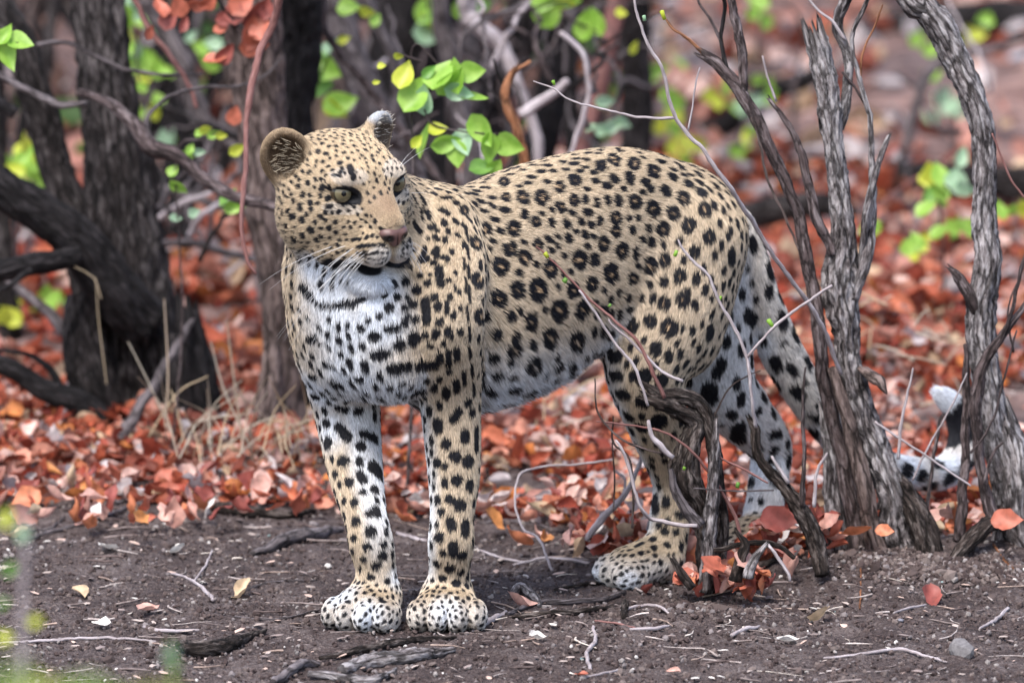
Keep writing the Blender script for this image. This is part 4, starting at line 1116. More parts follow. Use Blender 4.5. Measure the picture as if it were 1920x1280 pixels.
for px, py, sz_, c, st, lb in ((1462, 975, .062, 'dark red', 1.3, "broad dark red leaf standing upright behind the crooked dead stem"), (1522, 968, .062, 'dark red', 1.4, "broad dark red leaf leaning against the pale split stem"),
                          (1340, 1062, .055, 'rust red', .8, "broad rust red leaf on top of the heap beside the hind foot"), (1400, 1050, .05, 'pale pink', .5, "pale pink leaf on the right shoulder of the leaf heap"),
                          (1890, 975, .05, 'rust red', 1.2, "big rust red leaf propped by the right hand trunk"), (1660, 995, .03, 'orange red', 1.2, "small orange leaf wedged in the fork of the split stems")):
    heaped(px, py, .12 if px < 1420 else .38, sz_, c, lb, .15, 2, st)

# ---- small twigs, splinters and chips strewn about
def tube(pts, rad, n=6, seed=0, rough=0.0, capend=True):
    """tapered tube through 3-D points; returns verts, quads, uv-like (angle, length)"""
    pts = np.asarray(pts, float); rad = np.asarray(rad, float)
    T = np.gradient(pts, axis=0); T /= np.linalg.norm(T, axis=1)[:, None] + 1e-9
    up_ = np.array((.31, .12, .94)) if abs(T[0][2]) < .9 else np.array((.9, .3, .1))
    V, F, A = [], [], []; ln = 0
    a_ = np.linspace(0, 2 * math.pi, n, endpoint=False)
    N0 = unit(np.cross(T[0], up_))
    for i, (p, t, r) in enumerate(zip(pts, T, rad)):
        N0 = unit(N0 - t * (N0 @ t)); B = np.cross(t, N0)
        if i: ln += np.linalg.norm(pts[i] - pts[i - 1])
        V.append(p + (np.cos(a_)[:, None] * N0 + np.sin(a_)[:, None] * B) * r)
        A.append(np.stack([a_, np.full(n, ln), np.full(n, r)], 1))
    m = len(pts)
    for i in range(m - 1):
        for j in range(n): F.append((i * n + j, i * n + (j + 1) % n, (i + 1) * n + (j + 1) % n, (i + 1) * n + j))
    return np.concatenate(V), np.array(F), np.concatenate(A)
m_twig = vcol_mat("twig_bark", .75, .25, 90)
Vs, Fs, Cs, off = [], [], [], 0
for i in range(900):
    y = rng.uniform(-.58, 1.35) if i < 470 else rng.uniform(1.2, 2.6); px = rng.uniform(-60, 1980); x = (px - 960) / F_PX * (y - CAM_Y)
    L = rng.uniform(.008, .05) * (1.8 if rng.random() < .15 else 1); a = rng.normal(0, 1.0) + (math.pi if rng.random() < .5 else 0); r = rng.uniform(.0006, .0019)
    p0 = np.array((x, y, 0)); d = np.array((math.cos(a), math.sin(a), 0)); b = np.array((-d[1], d[0], 0)) * rng.normal(0, .35)
    pts = np.array([p0 + d * L * t + b * L * t * t * 2 for t in (0, .33, .66, 1)]); pts[:, 2] = gz(pts[:, 0], pts[:, 1]) + r + .003 + (.02 * rng.random() if y > 1 else .0)
    v, f, _ = tube(pts, [r, r, r * .8, r * .4], 4)
    Vs.append(v); Fs.append(f + off); off += len(v)
    c = [(.42, .37, .35), (.22, .18, .17), (.12, .09, .085), (.62, .56, .50), (.34, .26, .22)][rng.choice(5, p=[.27, .25, .2, .10, .18])]
    Cs.append(np.tile(c, (len(v), 1)) * rng.uniform(.8, 1.2))
me = mesh_np("twig_debris", np.concatenate(Vs), np.concatenate(Fs), True, m_twig); vcol(me, "c", np.concatenate(Cs))
tag(link("twig_debris", me), "tiny pale and dark twig splinters strewn on the soil", kind="stuff")
# flat wood chips
n = 420; x, y = scatter_pts(n, -.55, 1.2)
cv = np.array([(-1, -.25, 0), (-.6, -.45, .1), (.5, -.4, .06), (1, 0, 0), (.6, .4, .1), (-.5, .42, .04), (0, 0, .22)], float); cf = np.array([(0, 1, 6), (1, 2, 6), (2, 3, 6), (3, 4, 6), (4, 5, 6), (5, 0, 6)])
s = rng.uniform(.003, .011, n)
cols = np.array([(.62, .58, .54), (.40, .33, .30), (.55, .40, .34), (.25, .2, .19)])[rng.choice(4, n, p=[.10, .34, .20, .36])] * rng.uniform(.8, 1.1, (n, 1))
o = many("wood_chips", cv, cf, np.stack([x, y, gz(x, y) + .005], 1), rotm(n, .15), s[:, None] * np.ones((n, 3)), cols, m_crumb, jitter=.2)
tag(o, "pale wood chips and leaf flakes strewn on the soil", kind="stuff")
# ================================================================== TREES, SHRUBS, STICKS, STONES
def bark_mat(name, dark, mid, light, sc=55, patch=7, bump=.006, rough=.85, pos=(.3, .5, .68), crack=.8):
    m, nn, ll, bs = new_mat(name)
    at = nn.new("ShaderNodeAttribute"); at.attribute_name = "bk"
    a = nn.new("ShaderNodeTexNoise"); a.inputs['Scale'].default_value = sc * 3.2; a.inputs['Detail'].default_value = 9; a.inputs['Roughness'].default_value = .68
    b = nn.new("ShaderNodeTexNoise"); b.inputs['Scale'].default_value = patch; b.inputs['Detail'].default_value = 4
    ll.new(at.outputs['Vector'], a.inputs['Vector'])
    t_ = nn.new("ShaderNodeTexCoord"); ll.new(t_.outputs['Object'], b.inputs['Vector'])
    mx = nn.new("ShaderNodeMath"); mx.operation = 'MULTIPLY_ADD'; mx.inputs[1].default_value = .7; ll.new(a.outputs[0], mx.inputs[0])
    m2 = nn.new("ShaderNodeMath"); m2.operation = 'MULTIPLY'; m2.inputs[1].default_value = .3; ll.new(b.outputs[0], m2.inputs[0]); ll.new(m2.outputs[0], mx.inputs[2])
    r = ramp(nn, [(pos[0], dark), (pos[1], mid), (pos[2], light)]); ll.new(mx.outputs[0], r.inputs[0])
    vo = nn.new("ShaderNodeTexVoronoi"); vo.feature = 'DISTANCE_TO_EDGE'; vo.inputs['Scale'].default_value = sc * 1.1; vo.inputs['Randomness'].default_value = 1
    wv = nn.new("ShaderNodeVectorMath"); wv.operation = 'MULTIPLY_ADD'; wv.inputs[1].default_value = (.012, .012, .012)
    ll.new(a.outputs['Color'], wv.inputs[0]); ll.new(at.outputs['Vector'], wv.inputs[2]); ll.new(wv.outputs[0], vo.inputs['Vector'])
    cr_ = ramp(nn, [(.0, (.12, .11, .10)), (.10, (1, 1, 1))]); ll.new(vo.outputs[0], cr_.inputs[0])
    cm = nn.new("ShaderNodeMix"); cm.data_type = 'RGBA'; cm.blend_type = 'MULTIPLY'; cm.inputs[0].default_value = crack
    ll.new(r.outputs[0], cm.inputs[6]); ll.new(cr_.outputs[0], cm.inputs[7]); ll.new(cm.outputs[2], bs.inputs['Base Color'])
    bp = nn.new("ShaderNodeBump"); bp.inputs['Strength'].default_value = 1; bp.inputs['Distance'].default_value = bump; ha = nn.new('ShaderNodeMath'); ha.operation = 'MULTIPLY_ADD'; ha.inputs[1].default_value = .55 * crack; ll.new(cr_.outputs[0], ha.inputs[0]); ll.new(a.outputs[0], ha.inputs[2]); ll.new(ha.outputs[0], bp.inputs['Height']); ll.new(bp.outputs[0], bs.inputs['Normal'])
    bs.inputs['Roughness'].default_value = rough; bs.inputs['Specular IOR Level'].default_value = .2
    return m
B_DARK = bark_mat("bark_dark_fissured", (.005, .004, .004), (.030, .024, .024), (.17, .15, .15), 50, 6, .012, pos=(.38, .5, .64))
B_BROWN = bark_mat("bark_brown", (.04, .028, .025), (.17, .125, .115), (.33, .26, .24), 55, 6, .008, pos=(.36, .5, .64))
B_GREY = bark_mat("bark_grey_weathered", (.018, .015, .015), (.16, .138, .14), (.50, .47, .48), 65, 9, .007, pos=(.38, .47, .60))
B_SLATE = bark_mat("bark_slate", (.04, .035, .037), (.13, .11, .115), (.27, .24, .25), 60, 8, .003)
B_STEM = bark_mat("bark_stem_brown_grey", (.025, .018, .018), (.095, .070, .070), (.25, .21, .215), 70, 10, .004, pos=(.36, .5, .64))
B_PALE = bark_mat("bark_pale_twig", (.15, .12, .12), (.34, .295, .305), (.60, .55, .58), 60, 14, .001, crack=.1)
B_RED = bark_mat("bark_reddish", (.10, .040, .035), (.22, .105, .095), (.34, .20, .19), 50, 9, .001, crack=.2)
B_ORANGE = bark_mat("bark_orange_dead", (.12, .045, .02), (.28, .12, .06), (.42, .22, .13), 60, 9, .002)
B_BLACK = bark_mat("bark_black", (.004, .003, .004), (.016, .014, .015), (.075, .065, .068), 60, 6, .006)  # near-black bark for the darkest trunks, limbs, stubs and logs
B_DEAD = bark_mat("bark_dead_brown", (.008, .006, .005), (.045, .033, .029), (.26, .22, .205), 70, 12, .007, pos=(.38, .5, .66))

def spline(q, step):
    q = np.asarray(q, float); e = np.vstack([2 * q[0] - q[1], q, 2 * q[-1] - q[-2]]); out = []
    for i in range(len(q) - 1):
        p0, p1, p2, p3 = e[i:i + 4]
        m = max(2, int(np.linalg.norm((p2 - p1)[:3]) / step))
        for t in np.linspace(0, 1, m, endpoint=False):
            out.append(.5 * (2 * p1 + (p2 - p0) * t + (2 * p0 - 5 * p1 + 4 * p2 - p3) * t * t + (3 * p1 - p0 - 3 * p2 + p3) * t ** 3))
    out.append(q[-1]); return np.array(out)
P_CAM = P
def stem(name, pts, mat, parent=None, n=None, ridge=.12, lump=.13, fa=None, seed=0, jag=False, knots=0, wob=1.1):
    """pts: (px, py, Y, full width in photograph pixels)"""
    pts = [tuple(p) for p in pts]
    for end, nb in ((-1, -2), (0, 1)):           # stems that leave the picture at its top go on growing
        a_, b_ = pts[end], pts[nb]
        if a_[1] <= -35 and b_[1] > a_[1] and P is P_CAM:
            t_ = (a_[0] - b_[0]) / max(60, b_[1] - a_[1]); t_ = max(-.5, min(.5, t_)); tall = 1000 if a_[3] > 25 else 420
            more = [(a_[0] + t_ * tall * .5, a_[1] - tall * .5, a_[2] + .1, a_[3] * .8), (a_[0] + t_ * tall * .7 + 40, a_[1] - tall, a_[2] + .15, a_[3] * .45)]
            pts = pts + more if end == -1 else more[::-1] + pts
    q = np.array([[*P(p[0], p[1], p[2]), p[3] * (.5 if p[3] > 13 else .41) * pxm(p[2])] for p in pts])
    rm = q[:, 3].mean()
    n = max(n or 0, 48 if rm > .03 else 34 if rm > .014 else 14 if rm > .006 else 8)
    q = spline(q, max(rm * .22, .006) if rm > .014 else max(rm * .8, .006))
    if wob:
        for k in range(3): q[:, k] += (fbm(q[:, :3], 1 / (max(rm, .002) * 7), 2, seed + 31 + k) - .5) * wob * min(rm, .02) * 1.6
    q[:, 3] = np.maximum(q[:, 3], .0006)
    V, F, A = tube(q[:, :3], q[:, 3], n)
    L = len(q); cen = np.repeat(q[:, :3], n, 0); rad = np.repeat(q[:, 3], n)
    fa = fa or (3.4 if rm > .014 else 2.0)
    dom = np.stack([np.cos(A[:, 0]) * fa, np.sin(A[:, 0]) * fa, A[:, 1] / max(rm, .004) * .62], 1) + seed * 7.7
    nz_ = fbm(dom, 1.0, 3, seed, .6); rd = 1 - np.abs(2 * nz_ - 1) * 1.0
    rd2 = 1 - np.abs(2 * fbm(dom * (1.7, 1.7, .9), 1.5, 2, seed + 5) - 1)
    lm = fbm(np.stack([np.cos(A[:, 0]) * .9, np.sin(A[:, 0]) * .9, A[:, 1] / max(rm, .004) * .45], 1) + seed, 1.0, 2, seed + 9) - .5
    k = 1 + (rd - .72) * ridge * 3.2 + (rd2 - .7) * ridge * 2.0 + lm * lump * 2.4
    if knots:
        kr = np.random.default_rng(seed)
        for _ in range(knots):
            a0, l0 = kr.uniform(0, 6.28), kr.uniform(.1, .9) * A[:, 1].max()
            da = np.angle(np.exp(1j * (A[:, 0] - a0))); dl = (A[:, 1] - l0) / (rm * 1.3)
            r2 = (da / .8) ** 2 + dl ** 2
            k += .30 * np.exp(-r2) - .34 * np.exp(-r2 * 5)
    V = cen + (V - cen) * k[:, None]
    if jag:      # a splintered end
        t_ = q[-1, :3] - q[-4, :3]; t_ /= np.linalg.norm(t_)
        V[-n:] += t_[None] * (np.random.default_rng(seed).random(n) ** 1.5 * rm * 2.2)[:, None]
        V[-n:] = V[-n:] + (q[-1, :3] - V[-n:]) * .15
    # close ends
    V = np.vstack([V, q[-1, :3] - (q[-1, :3] - q[-2, :3]) * (1.5 if jag else -.2), q[0, :3]])
    e1, e0 = len(V) - 2, len(V) - 1
    T = [(b, (b + 1) % n, e0) for b in range(n)][::-1]
    T0 = np.array([((b + 1) % n, b, e0) for b in range(n)]); T1 = np.array([((L - 1) * n + b, (L - 1) * n + (b + 1) % n, e1) for b in range(n)])
    me = mesh_np(name, V, [F, T0, T1], True, mat)
    bk = np.vstack([np.stack([np.cos(A[:, 0]) * np.maximum(rad, .006), np.sin(A[:, 0]) * np.maximum(rad, .006), A[:, 1] * .22], 1) + seed * .37, np.zeros((2, 3))]).astype(np.float32)
    at = me.attributes.new("bk", 'FLOAT_VECTOR', 'POINT'); at.data.foreach_set("vector", bk.ravel())
    return link(name, me, parent)
def root_at(name, px, Y, label, cat, group=None, loc=None):
    o = bpy.data.objects.new(name, None)
    w = P(px, 1000, Y) if loc is None else loc
    o.location = (w[0], Y, float(gz(w[0], Y))); o.empty_display_size = .1
    COL.objects.link(o); tag(o, label, cat, group)
    return o
def kid(root, o):
    """parent without moving (the root only carries a location)"""
    o.parent = root; o.matrix_parent_inverse.identity(); o.location = o.location - root.location
    return o
def tree(name, px, Y, label, cat, parts, group=None):
    r = root_at(name, px, Y, label, cat, group)
    for i, (nm, pts, mat, kw) in enumerate(parts):
        kw = dict(kw); kw.setdefault('seed', i + int(px) % 50)
        kid(r, stem(nm, pts, mat, None, **kw))
    return r

# green leaves
def green_mat(name, c, c2):
    m, nn, ll, bs = new_mat(name)
    t_ = nn.new("ShaderNodeTexCoord"); w = nn.new("ShaderNodeTexNoise"); w.inputs['Scale'].default_value = 2.5; ll.new(t_.outputs['Object'], w.inputs['Vector'])
    r = ramp(nn, [(.35, c), (.65, c2)]); ll.new(w.outputs[0], r.inputs[0]); ll.new(r.outputs[0], bs.inputs['Base Color'])
    bs.inputs['Roughness'].default_value = .42
    tr = nn.new("ShaderNodeBsdfTranslucent"); ms = nn.new("ShaderNodeMixShader"); ms.inputs[0].default_value = .42
    ll.new(r.outputs[0], tr.inputs[0]); ll.new(bs.outputs[0], ms.inputs[1]); ll.new(tr.outputs[0], ms.inputs[2]); ll.new(ms.outputs[0], nn["Material Output"].inputs[0])
    return m
G = {'g': green_mat("leaf_green", (.24, .46, .05), (.38, .62, .11)), 'y': green_mat("leaf_yellow_green", (.50, .58, .05), (.62, .66, .08)), 'b': green_mat("leaf_blue_green", (.30, .50, .30), (.42, .60, .40)),
     'd': green_mat("leaf_deep_green", (.13, .30, .05), (.20, .40, .08)), 'r': leaf_mats['rust red'], 'k': leaf_mats['dark red']}
GT = [leaf_shape(1, .62, .25, .25, .25, .08), leaf_shape(1, .55, .4, .35, -.4, .15), leaf_shape(1, .72, .15, .2, .1, -.1)]
_gm = {}
def gleaf(parent, px, py, Y, size, col='g', ang=None, k=None, thin=1.0):
    k = rng.integers(0, 3) if k is None else k
    if (k, col) not in _gm:
        v, f = GT[k]; _gm[(k, col)] = mesh_np("leaf", v, f, True, G[col])
    o = link("leaf", _gm[(k, col)])
    o.location = P(px, py, Y); s = size * 1.18 * pxm(Y); o.scale = (s, s * thin, s)
    a = math.radians(ang) if ang is not None else rng.uniform(0, 6.28)
    # blade roughly towards the camera, long axis at picture angle a (0 = right, 90 = up), then a random tilt
    o.rotation_mode = 'XYZ'
    from mathutils import Matrix
    M = Matrix.Rotation(math.radians(90) - PITCH, 3, 'X') @ Matrix.Rotation(a, 3, 'Z') @ Matrix.Rotation(rng.normal(0, .45), 3, 'X') @ Matrix.Rotation(rng.normal(0, .35), 3, 'Y')
    o.rotation_euler = M.to_euler()
    kid(parent, o); return o

# ---- big forked dark tree at the left
tree("forked_tree", 270, 1.87, "thick dark barked forked tree left of the leopard", "tree", [
    ("trunk", [(285, 860, 1.85, 165), (268, 760, 1.87, 140), (255, 650, 1.87, 138), (238, 520, 1.87, 135), (222, 400, 1.87, 118), (206, 280, 1.88, 108), (192, 150, 1.9, 98), (180, 0, 1.92, 92), (170, -90, 1.95, 88)], B_DARK, dict(ridge=.14, lump=.10, n=44)),
    ("trunk", [(215, 700, 1.95, 90), (180, 560, 1.95, 80), (145, 430, 1.97, 68), (100, 300, 2.0, 58), (58, 160, 2.0, 56), (15, 40, 2.05, 54), (-20, -60, 2.1, 54)], B_DARK, dict(ridge=.12, n=36)),
    ("limb", [(270, 600, 1.80, 95), (200, 520, 1.76, 90), (140, 440, 1.74, 82), (80, 390, 1.73, 76), (20, 355, 1.72, 68), (-60, 310, 1.72, 62)], B_BLACK, dict(ridge=.10, n=30)),
    ("root_flare", [(165, 560, 1.80, 60), (165, 650, 1.78, 75), (180, 740, 1.77, 80), (205, 840, 1.76, 70)], B_DARK, dict(n=28)),
    ("root_flare", [(330, 640, 1.80, 60), (352, 720, 1.78, 74), (375, 810, 1.77, 66)], B_BLACK, dict(n=28)),
    ("stub", [(372, 800, 1.74, 62), (362, 720, 1.74, 66), (352, 640, 1.74, 58), (345, 575, 1.74, 44)], B_BLACK, dict(jag=True, n=26)),
    ("branch", [(200, 790, 1.72, 46), (140, 755, 1.72, 44), (80, 735, 1.72, 40), (20, 705, 1.72, 34), (-60, 670, 1.72, 30)], B_BLACK, dict(n=20)),
    ("branch", [(120, 742, 1.72, 18), (90, 690, 1.74, 14), (50, 665, 1.76, 12), (-20, 655, 1.8, 9)], B_BLACK, dict()),
    ("branch", [(150, 655, 1.9, 22), (105, 600, 1.92, 20), (60, 560, 1.95, 17), (10, 520, 2, 12)], B_SLATE, dict()),
    ("branch", [(150, 480, 1.70, 34), (90, 492, 1.68, 40), (30, 500, 1.66, 38), (-60, 500, 1.66, 30)], B_BLACK, dict(n=22)),
    ("branch", [(60, 505, 1.64, 16), (20, 530, 1.62, 12), (-30, 560, 1.6, 9)], B_BLACK, dict()),
])
tree("leaning_branch", 200, 1.55, "thin grey dead stick leaning against the forked trunk", "branch", [("stick", [(203, 858, 1.5, 20), (255, 780, 1.55, 20), (300, 700, 1.62, 18), (335, 640, 1.68, 15), (360, 600, 1.72, 10)], B_SLATE, dict())])
tree("curved_branch", 150, 1.45, "brown curved branch crossing behind the leopard's head from the left", "branch", [
    ("stem", [(-40, 118, 1.5, 12), (40, 165, 1.5, 14), (110, 195, 1.48, 14), (160, 195, 1.47, 12)], B_SLATE, dict()),
    ("stem", [(150, 172, 1.45, 14), (200, 192, 1.42, 17), (250, 232, 1.4, 24), (285, 275, 1.38, 34), (330, 295, 1.36, 24), (380, 335, 1.34, 22), (440, 362, 1.3, 20), (520, 392, 1.25, 18)], B_STEM, dict(knots=2)),
    ("branchlet", [(285, 268, 1.38, 11), (275, 225, 1.4, 9), (310, 185, 1.42, 8), (370, 165, 1.44, 8), (450, 160, 1.45, 7), (500, 140, 1.46, 6), (528, 108, 1.46, 4)], B_SLATE, dict()),
    ("branchlet", [(70, 85, 1.6, 10), (120, 78, 1.6, 10), (170, 100, 1.6, 9), (230, 128, 1.6, 9), (310, 140, 1.6, 8), (380, 140, 1.6, 6)], B_SLATE, dict()),
    ("branchlet", [(30, 215, 1.66, 22), (-30, 170, 1.66, 24)], B_BLACK, dict()),
])
tree("hanging_vine", 500, .75, "pinkish red stick hanging down in front of the brown trunk", "vine", [
    ("stem", [(530, -40, .8, 15), (512, 40, .8, 15), (487, 100, .8, 14), (468, 170, .78, 14), (461, 240, .77, 13), (462, 310, .76, 12), (454, 370, .75, 12), (455, 430, .75, 10), (463, 490, .74, 9), (480, 512, .74, 7)], B_RED, dict(knots=4))])
tree("brown_trunk", 535, 1.8, "brown barked trunk standing behind the leopard's head", "tree", [
    ("trunk", [(545, 850, 1.8, 110), (530, 760, 1.8, 80), (528, 650, 1.8, 72), (522, 520, 1.8, 72), (510, 400, 1.8, 78), (500, 280, 1.8, 84), (485, 160, 1.8, 90), (470, 40, 1.8, 100), (460, -80, 1.8, 105)], B_BROWN, dict(ridge=.10, n=40)),
    ("root_flare", [(505, 640, 1.76, 26), (505, 720, 1.74, 40), (498, 830, 1.72, 50)], B_BROWN, dict(n=24)),
])
tree("dark_trunk", 545, 2.1, "almost black trunk close behind the brown trunk", "tree", [
    ("trunk", [(560, 800, 2.1, 60), (550, 500, 2.1, 64), (542, 320, 2.1, 70), (540, 200, 2.1, 74), (545, 80, 2.1, 80), (550, -80, 2.1, 85)], B_BLACK, dict(ridge=.12, n=36))])
tree("slate_trunk", 700, 2.8, "smooth purplish grey trunk leaning behind the leopard's ears", "tree", [
    ("trunk", [(860, 700, 2.8, 66), (800, 440, 2.8, 66), (745, 320, 2.8, 64), (700, 210, 2.8, 64), (665, 110, 2.8, 62), (640, 20, 2.8, 62), (620, -80, 2.8, 60)], B_SLATE, dict(ridge=.06, n=30)),
    ("branch", [(845, 360, 2.2, 14), (790, 290, 2.2, 15), (740, 230, 2.2, 15), (690, 165, 2.2, 14), (640, 105, 2.2, 14), (610, 50, 2.2, 14), (600, -40, 2.2, 14)], B_STEM, dict()),
    ("branch", [(790, 330, 2.5, 20), (745, 220, 2.5, 20), (735, 120, 2.5, 18), (700, 30, 2.5, 20), (670, -40, 2.5, 22)], B_SLATE, dict()),
])
mats_bg = [B_BLACK, B_SLATE, B_DARK, B_DARK, B_SLATE]
bgt = [("black barked trunk behind the upper left end of the green leaf spray", 790, 3.6, [(800, 620, 3.6, 150), (790, 300, 3.6, 130), (775, 120, 3.6, 140), (790, -80, 3.6, 160)], B_BLACK),
       ("narrow dark trunk right of the black trunk and above the leopard's shoulder", 905, 3.9, [(905, 620, 3.9, 60), (900, 340, 3.9, 60), (930, 180, 3.9, 62), (985, 60, 3.9, 66), (1000, -60, 3.9, 66)], B_DARK),
       ("dark leaning trunk behind the orange dead twig", 1010, 4.2, [(985, 600, 4.2, 70), (1005, 300, 4.2, 64), (1040, 140, 4.2, 66), (1060, -80, 4.2, 70)], B_BLACK),
       ("straight dark grey trunk above the leopard's back", 1190, 4.6, [(1180, 620, 4.6, 58), (1182, 300, 4.6, 56), (1192, 120, 4.6, 60), (1195, -80, 4.6, 64)], B_DARK),
       ("reddish brown leaning trunk above the leopard's back", 1130, 3.4, [(1060, 560, 3.4, 34), (1095, 280, 3.4, 30), (1125, 140, 3.4, 32), (1160, 0, 3.4, 34), (1175, -60, 3.4, 34)], B_RED),
       ("leaning slate trunk between the forked tree and brown trunk", 400, 3.2, [(500, 620, 3.2, 40), (470, 330, 3.2, 38), (390, 230, 3.2, 36), (340, 120, 3.2, 34), (280, 20, 3.2, 32), (240, -60, 3.2, 30)], B_SLATE),
       ("slender slate trunk behind the far end of the leaf spray", 880, 3.0, [(872, 640, 3.0, 44), (885, 320, 3.0, 40), (860, 200, 3.0, 36), (830, 60, 3.0, 34), (820, -60, 3.0, 30)], B_SLATE),
       ("dark trunk left of the tall forked tree at the picture's edge", -20, 3.0, [(20, 640, 3.0, 40), (0, 300, 3.0, 34), (-30, 0, 3.0, 34)], B_DARK)]
for lb, px, Y, pts, mt in bgt:
    tree("background_trunk", px, Y, lb, "tree", [("trunk", pts, mt, dict(ridge=.08, n=24))], "blurred trunks behind the leopard")
tree("pale_forked_branch", 960, 2.9, "pale purplish grey branch forking above the leopard's shoulder", "branch", [
    ("stem", [(880, -40, 2.9, 20), (875, 20, 2.9, 24), (895, 50, 2.9, 30), (930, 85, 2.9, 30), (960, 140, 2.9, 22), (1000, 240, 2.9, 18), (1010, 330, 2.9, 16)], B_PALE, dict()),
    ("branch", [(885, 35, 2.9, 20), (878, 0, 2.9, 22), (886, -50, 2.9, 20)], B_PALE, dict()),
])
tree("pale_curved_branch", 1090, 1.9, "pale thin branch curving down to the leopard's back", "branch", [
    ("stem", [(1050, 60, 1.9, 12), (1090, 95, 1.9, 13), (1102, 150, 1.9, 13), (1098, 205, 1.9, 12), (1078, 262, 1.9, 12), (1060, 310, 1.9, 12)], B_PALE, dict(knots=3)),
    ("branch", [(975, 215, 2.1, 20), (1030, 185, 2.1, 18), (1070, 150, 2.1, 14)], B_PALE, dict())])
tree("orange_dead_twig", 975, 1.3, "orange brown dead twig rising behind the leopard's shoulders", "branch", [
    ("stem", [(985, 420, 1.3, 20), (982, 300, 1.3, 19), (968, 240, 1.3, 18), (952, 190, 1.3, 17), (955, 145, 1.3, 15), (965, 125, 1.3, 10)], B_ORANGE, dict(jag=True)),
    ("branchlet", [(952, 155, 1.3, 11), (970, 130, 1.3, 9), (994, 113, 1.3, 8)], B_ORANGE, dict()),
    ("branchlet", [(950, 170, 1.3, 9), (935, 140, 1.3, 8), (926, 110, 1.3, 6)], B_DARK, dict()),
    ("branchlet", [(945, 200, 1.3, 7), (900, 150, 1.3, 6), (885, 140, 1.3, 5)], B_DARK, dict())])
for k, (lb, pts) in enumerate([("pale dead stick lying between forked tree and brown trunk", [(280, 420, 2.6, 12), (340, 385, 2.6, 13), (400, 360, 2.6, 12)]),
                ("slate grey fallen branch low between the two left trunks", [(300, 455, 2.4, 12), (360, 455, 2.4, 14), (430, 475, 2.4, 14), (520, 500, 2.4, 12)]),
                ("thin grey branch slanting up right between the left trunks", [(290, 400, 2.3, 9), (330, 340, 2.3, 9), (380, 300, 2.3, 8)]),
                ("grey branch lying across behind the curved brown branch", [(300, 350, 3, 14), (380, 375, 3, 16), (480, 400, 3, 16), (540, 410, 3, 14)])]):
    tree("dead_branch", pts[0][0], pts[0][2], lb, "branch", [("stick", pts, [B_PALE, B_SLATE, B_SLATE, B_SLATE][k], dict(seed=k))])

# ---- logs and far ground furniture on the right
for lb, Y, pts, mt in [("dark fallen log slanting up to the right behind the bare shrub", 6.2, [(1290, 262, 6.2, 46), (1370, 225, 6.1, 40), (1440, 175, 6.0, 38), (1540, 130, 5.9, 30)], B_BLACK),
                   ("long dark log lying across the ground behind the split stems", 5.2, [(1390, 300, 5.4, 40), (1520, 312, 5.3, 50), (1680, 330, 5.2, 56), (1830, 335, 5.1, 60), (2000, 330, 5.0, 60)], B_DARK),
                   ("grey log lying just behind the leopard's rump", 4.4, [(1370, 415, 4.5, 44), (1450, 390, 4.4, 50), (1530, 385, 4.3, 44), (1600, 400, 4.3, 30)], B_DARK),
                   ("black fallen log in the far upper right corner", 8.4, [(1560, 62, 8.4, 40), (1700, 40, 8.3, 50), (1860, 35, 8.2, 70), (2000, 60, 8.1, 70)], B_BLACK),
                   ("grey log lying far back near the top middle right", 7.2, [(1230, 205, 7.2, 30), (1330, 165, 7.2, 34), (1450, 150, 7.2, 26)], B_DARK)]:
    tree("fallen_log", pts[0][0], Y, lb, "log", [("log", pts, mt, dict(n=24, ridge=.1))], "fallen logs on the far ground")
tree("leaning_pole", 1700, 4.6, "thin grey sapling leaning behind the right hand trunk", "branch", [("stem", [(1690, 300, 4.6, 14), (1715, 210, 4.6, 18), (1750, 130, 4.6, 20), (1850, 95, 4.6, 14), (1960, 60, 4.6, 12)], B_SLATE, dict())])
tree("leaning_stick", 1640, 3.4, "thin brown stick slanting up behind the split stems", "branch", [("stick", [(1635, 395, 3.2, 7), (1700, 345, 3.2, 7), (1760, 315, 3.2, 6), (1800, 280, 3.2, 5)], B_RED, dict())])
def stone(px, py, w, label, col, Y=None, flat=.6, seed=0, z0=0):
    v, f = IV.copy(), IF
    # one subdivision for a chipped outline
    ed, nv, nf = {}, [tuple(x) for x in v], []
    def mid(a, b):
        k = (min(a, b), max(a, b))
        if k not in ed: p = np.array(nv[a]) + np.array(nv[b]); p /= np.linalg.norm(p); nv.append(tuple(p)); ed[k] = len(nv) - 1
        return ed[k]
    for a, b, c in f:
        x, y, z = mid(a, b), mid(b, c), mid(c, a); nf += [(a, x, z), (b, y, x), (c, z, y), (x, y, z)]
    v = np.array(nv); sr = np.random.default_rng(seed)
    for _ in range(6):
        d = unit(sr.normal(size=3)); h = sr.uniform(.55, .8); s_ = v @ d; v = v - d * np.clip(s_ - h, 0, None)[:, None]
    v *= (1 + .12 * (fbm(v, 2, 2, seed) - .5))[:, None]
    g = GP(px, py) if Y is None else P(px, py, Y)
    r = w * .5 * pxm(g[1])
    m_, nn, ll, bs = new_mat("stone"); t_ = nn.new("ShaderNodeTexNoise"); t_.inputs['Scale'].default_value = 4; t_.inputs['Detail'].default_value = 8
    tc_ = nn.new("ShaderNodeTexCoord"); ll.new(tc_.outputs['Object'], t_.inputs['Vector'])
    r_ = ramp(nn, [(.3, tuple(q * .6 for q in col)), (.7, tuple(q * 1.2 for q in col))]); ll.new(t_.outputs[0], r_.inputs[0]); ll.new(r_.outputs[0], bs.inputs['Base Color']); bs.inputs['Roughness'].default_value = .8
    o = link("stone", mesh_np("stone", v * (1, .8, flat), np.array(nf), False, m_)); o.scale = (r,) * 3
    o.location = (g[0], g[1], float(gz(g[0], g[1])) + r * flat * .45); o.rotation_euler = (0, 0, sr.uniform(0, 6))
    tag(o, label, "stone"); return o
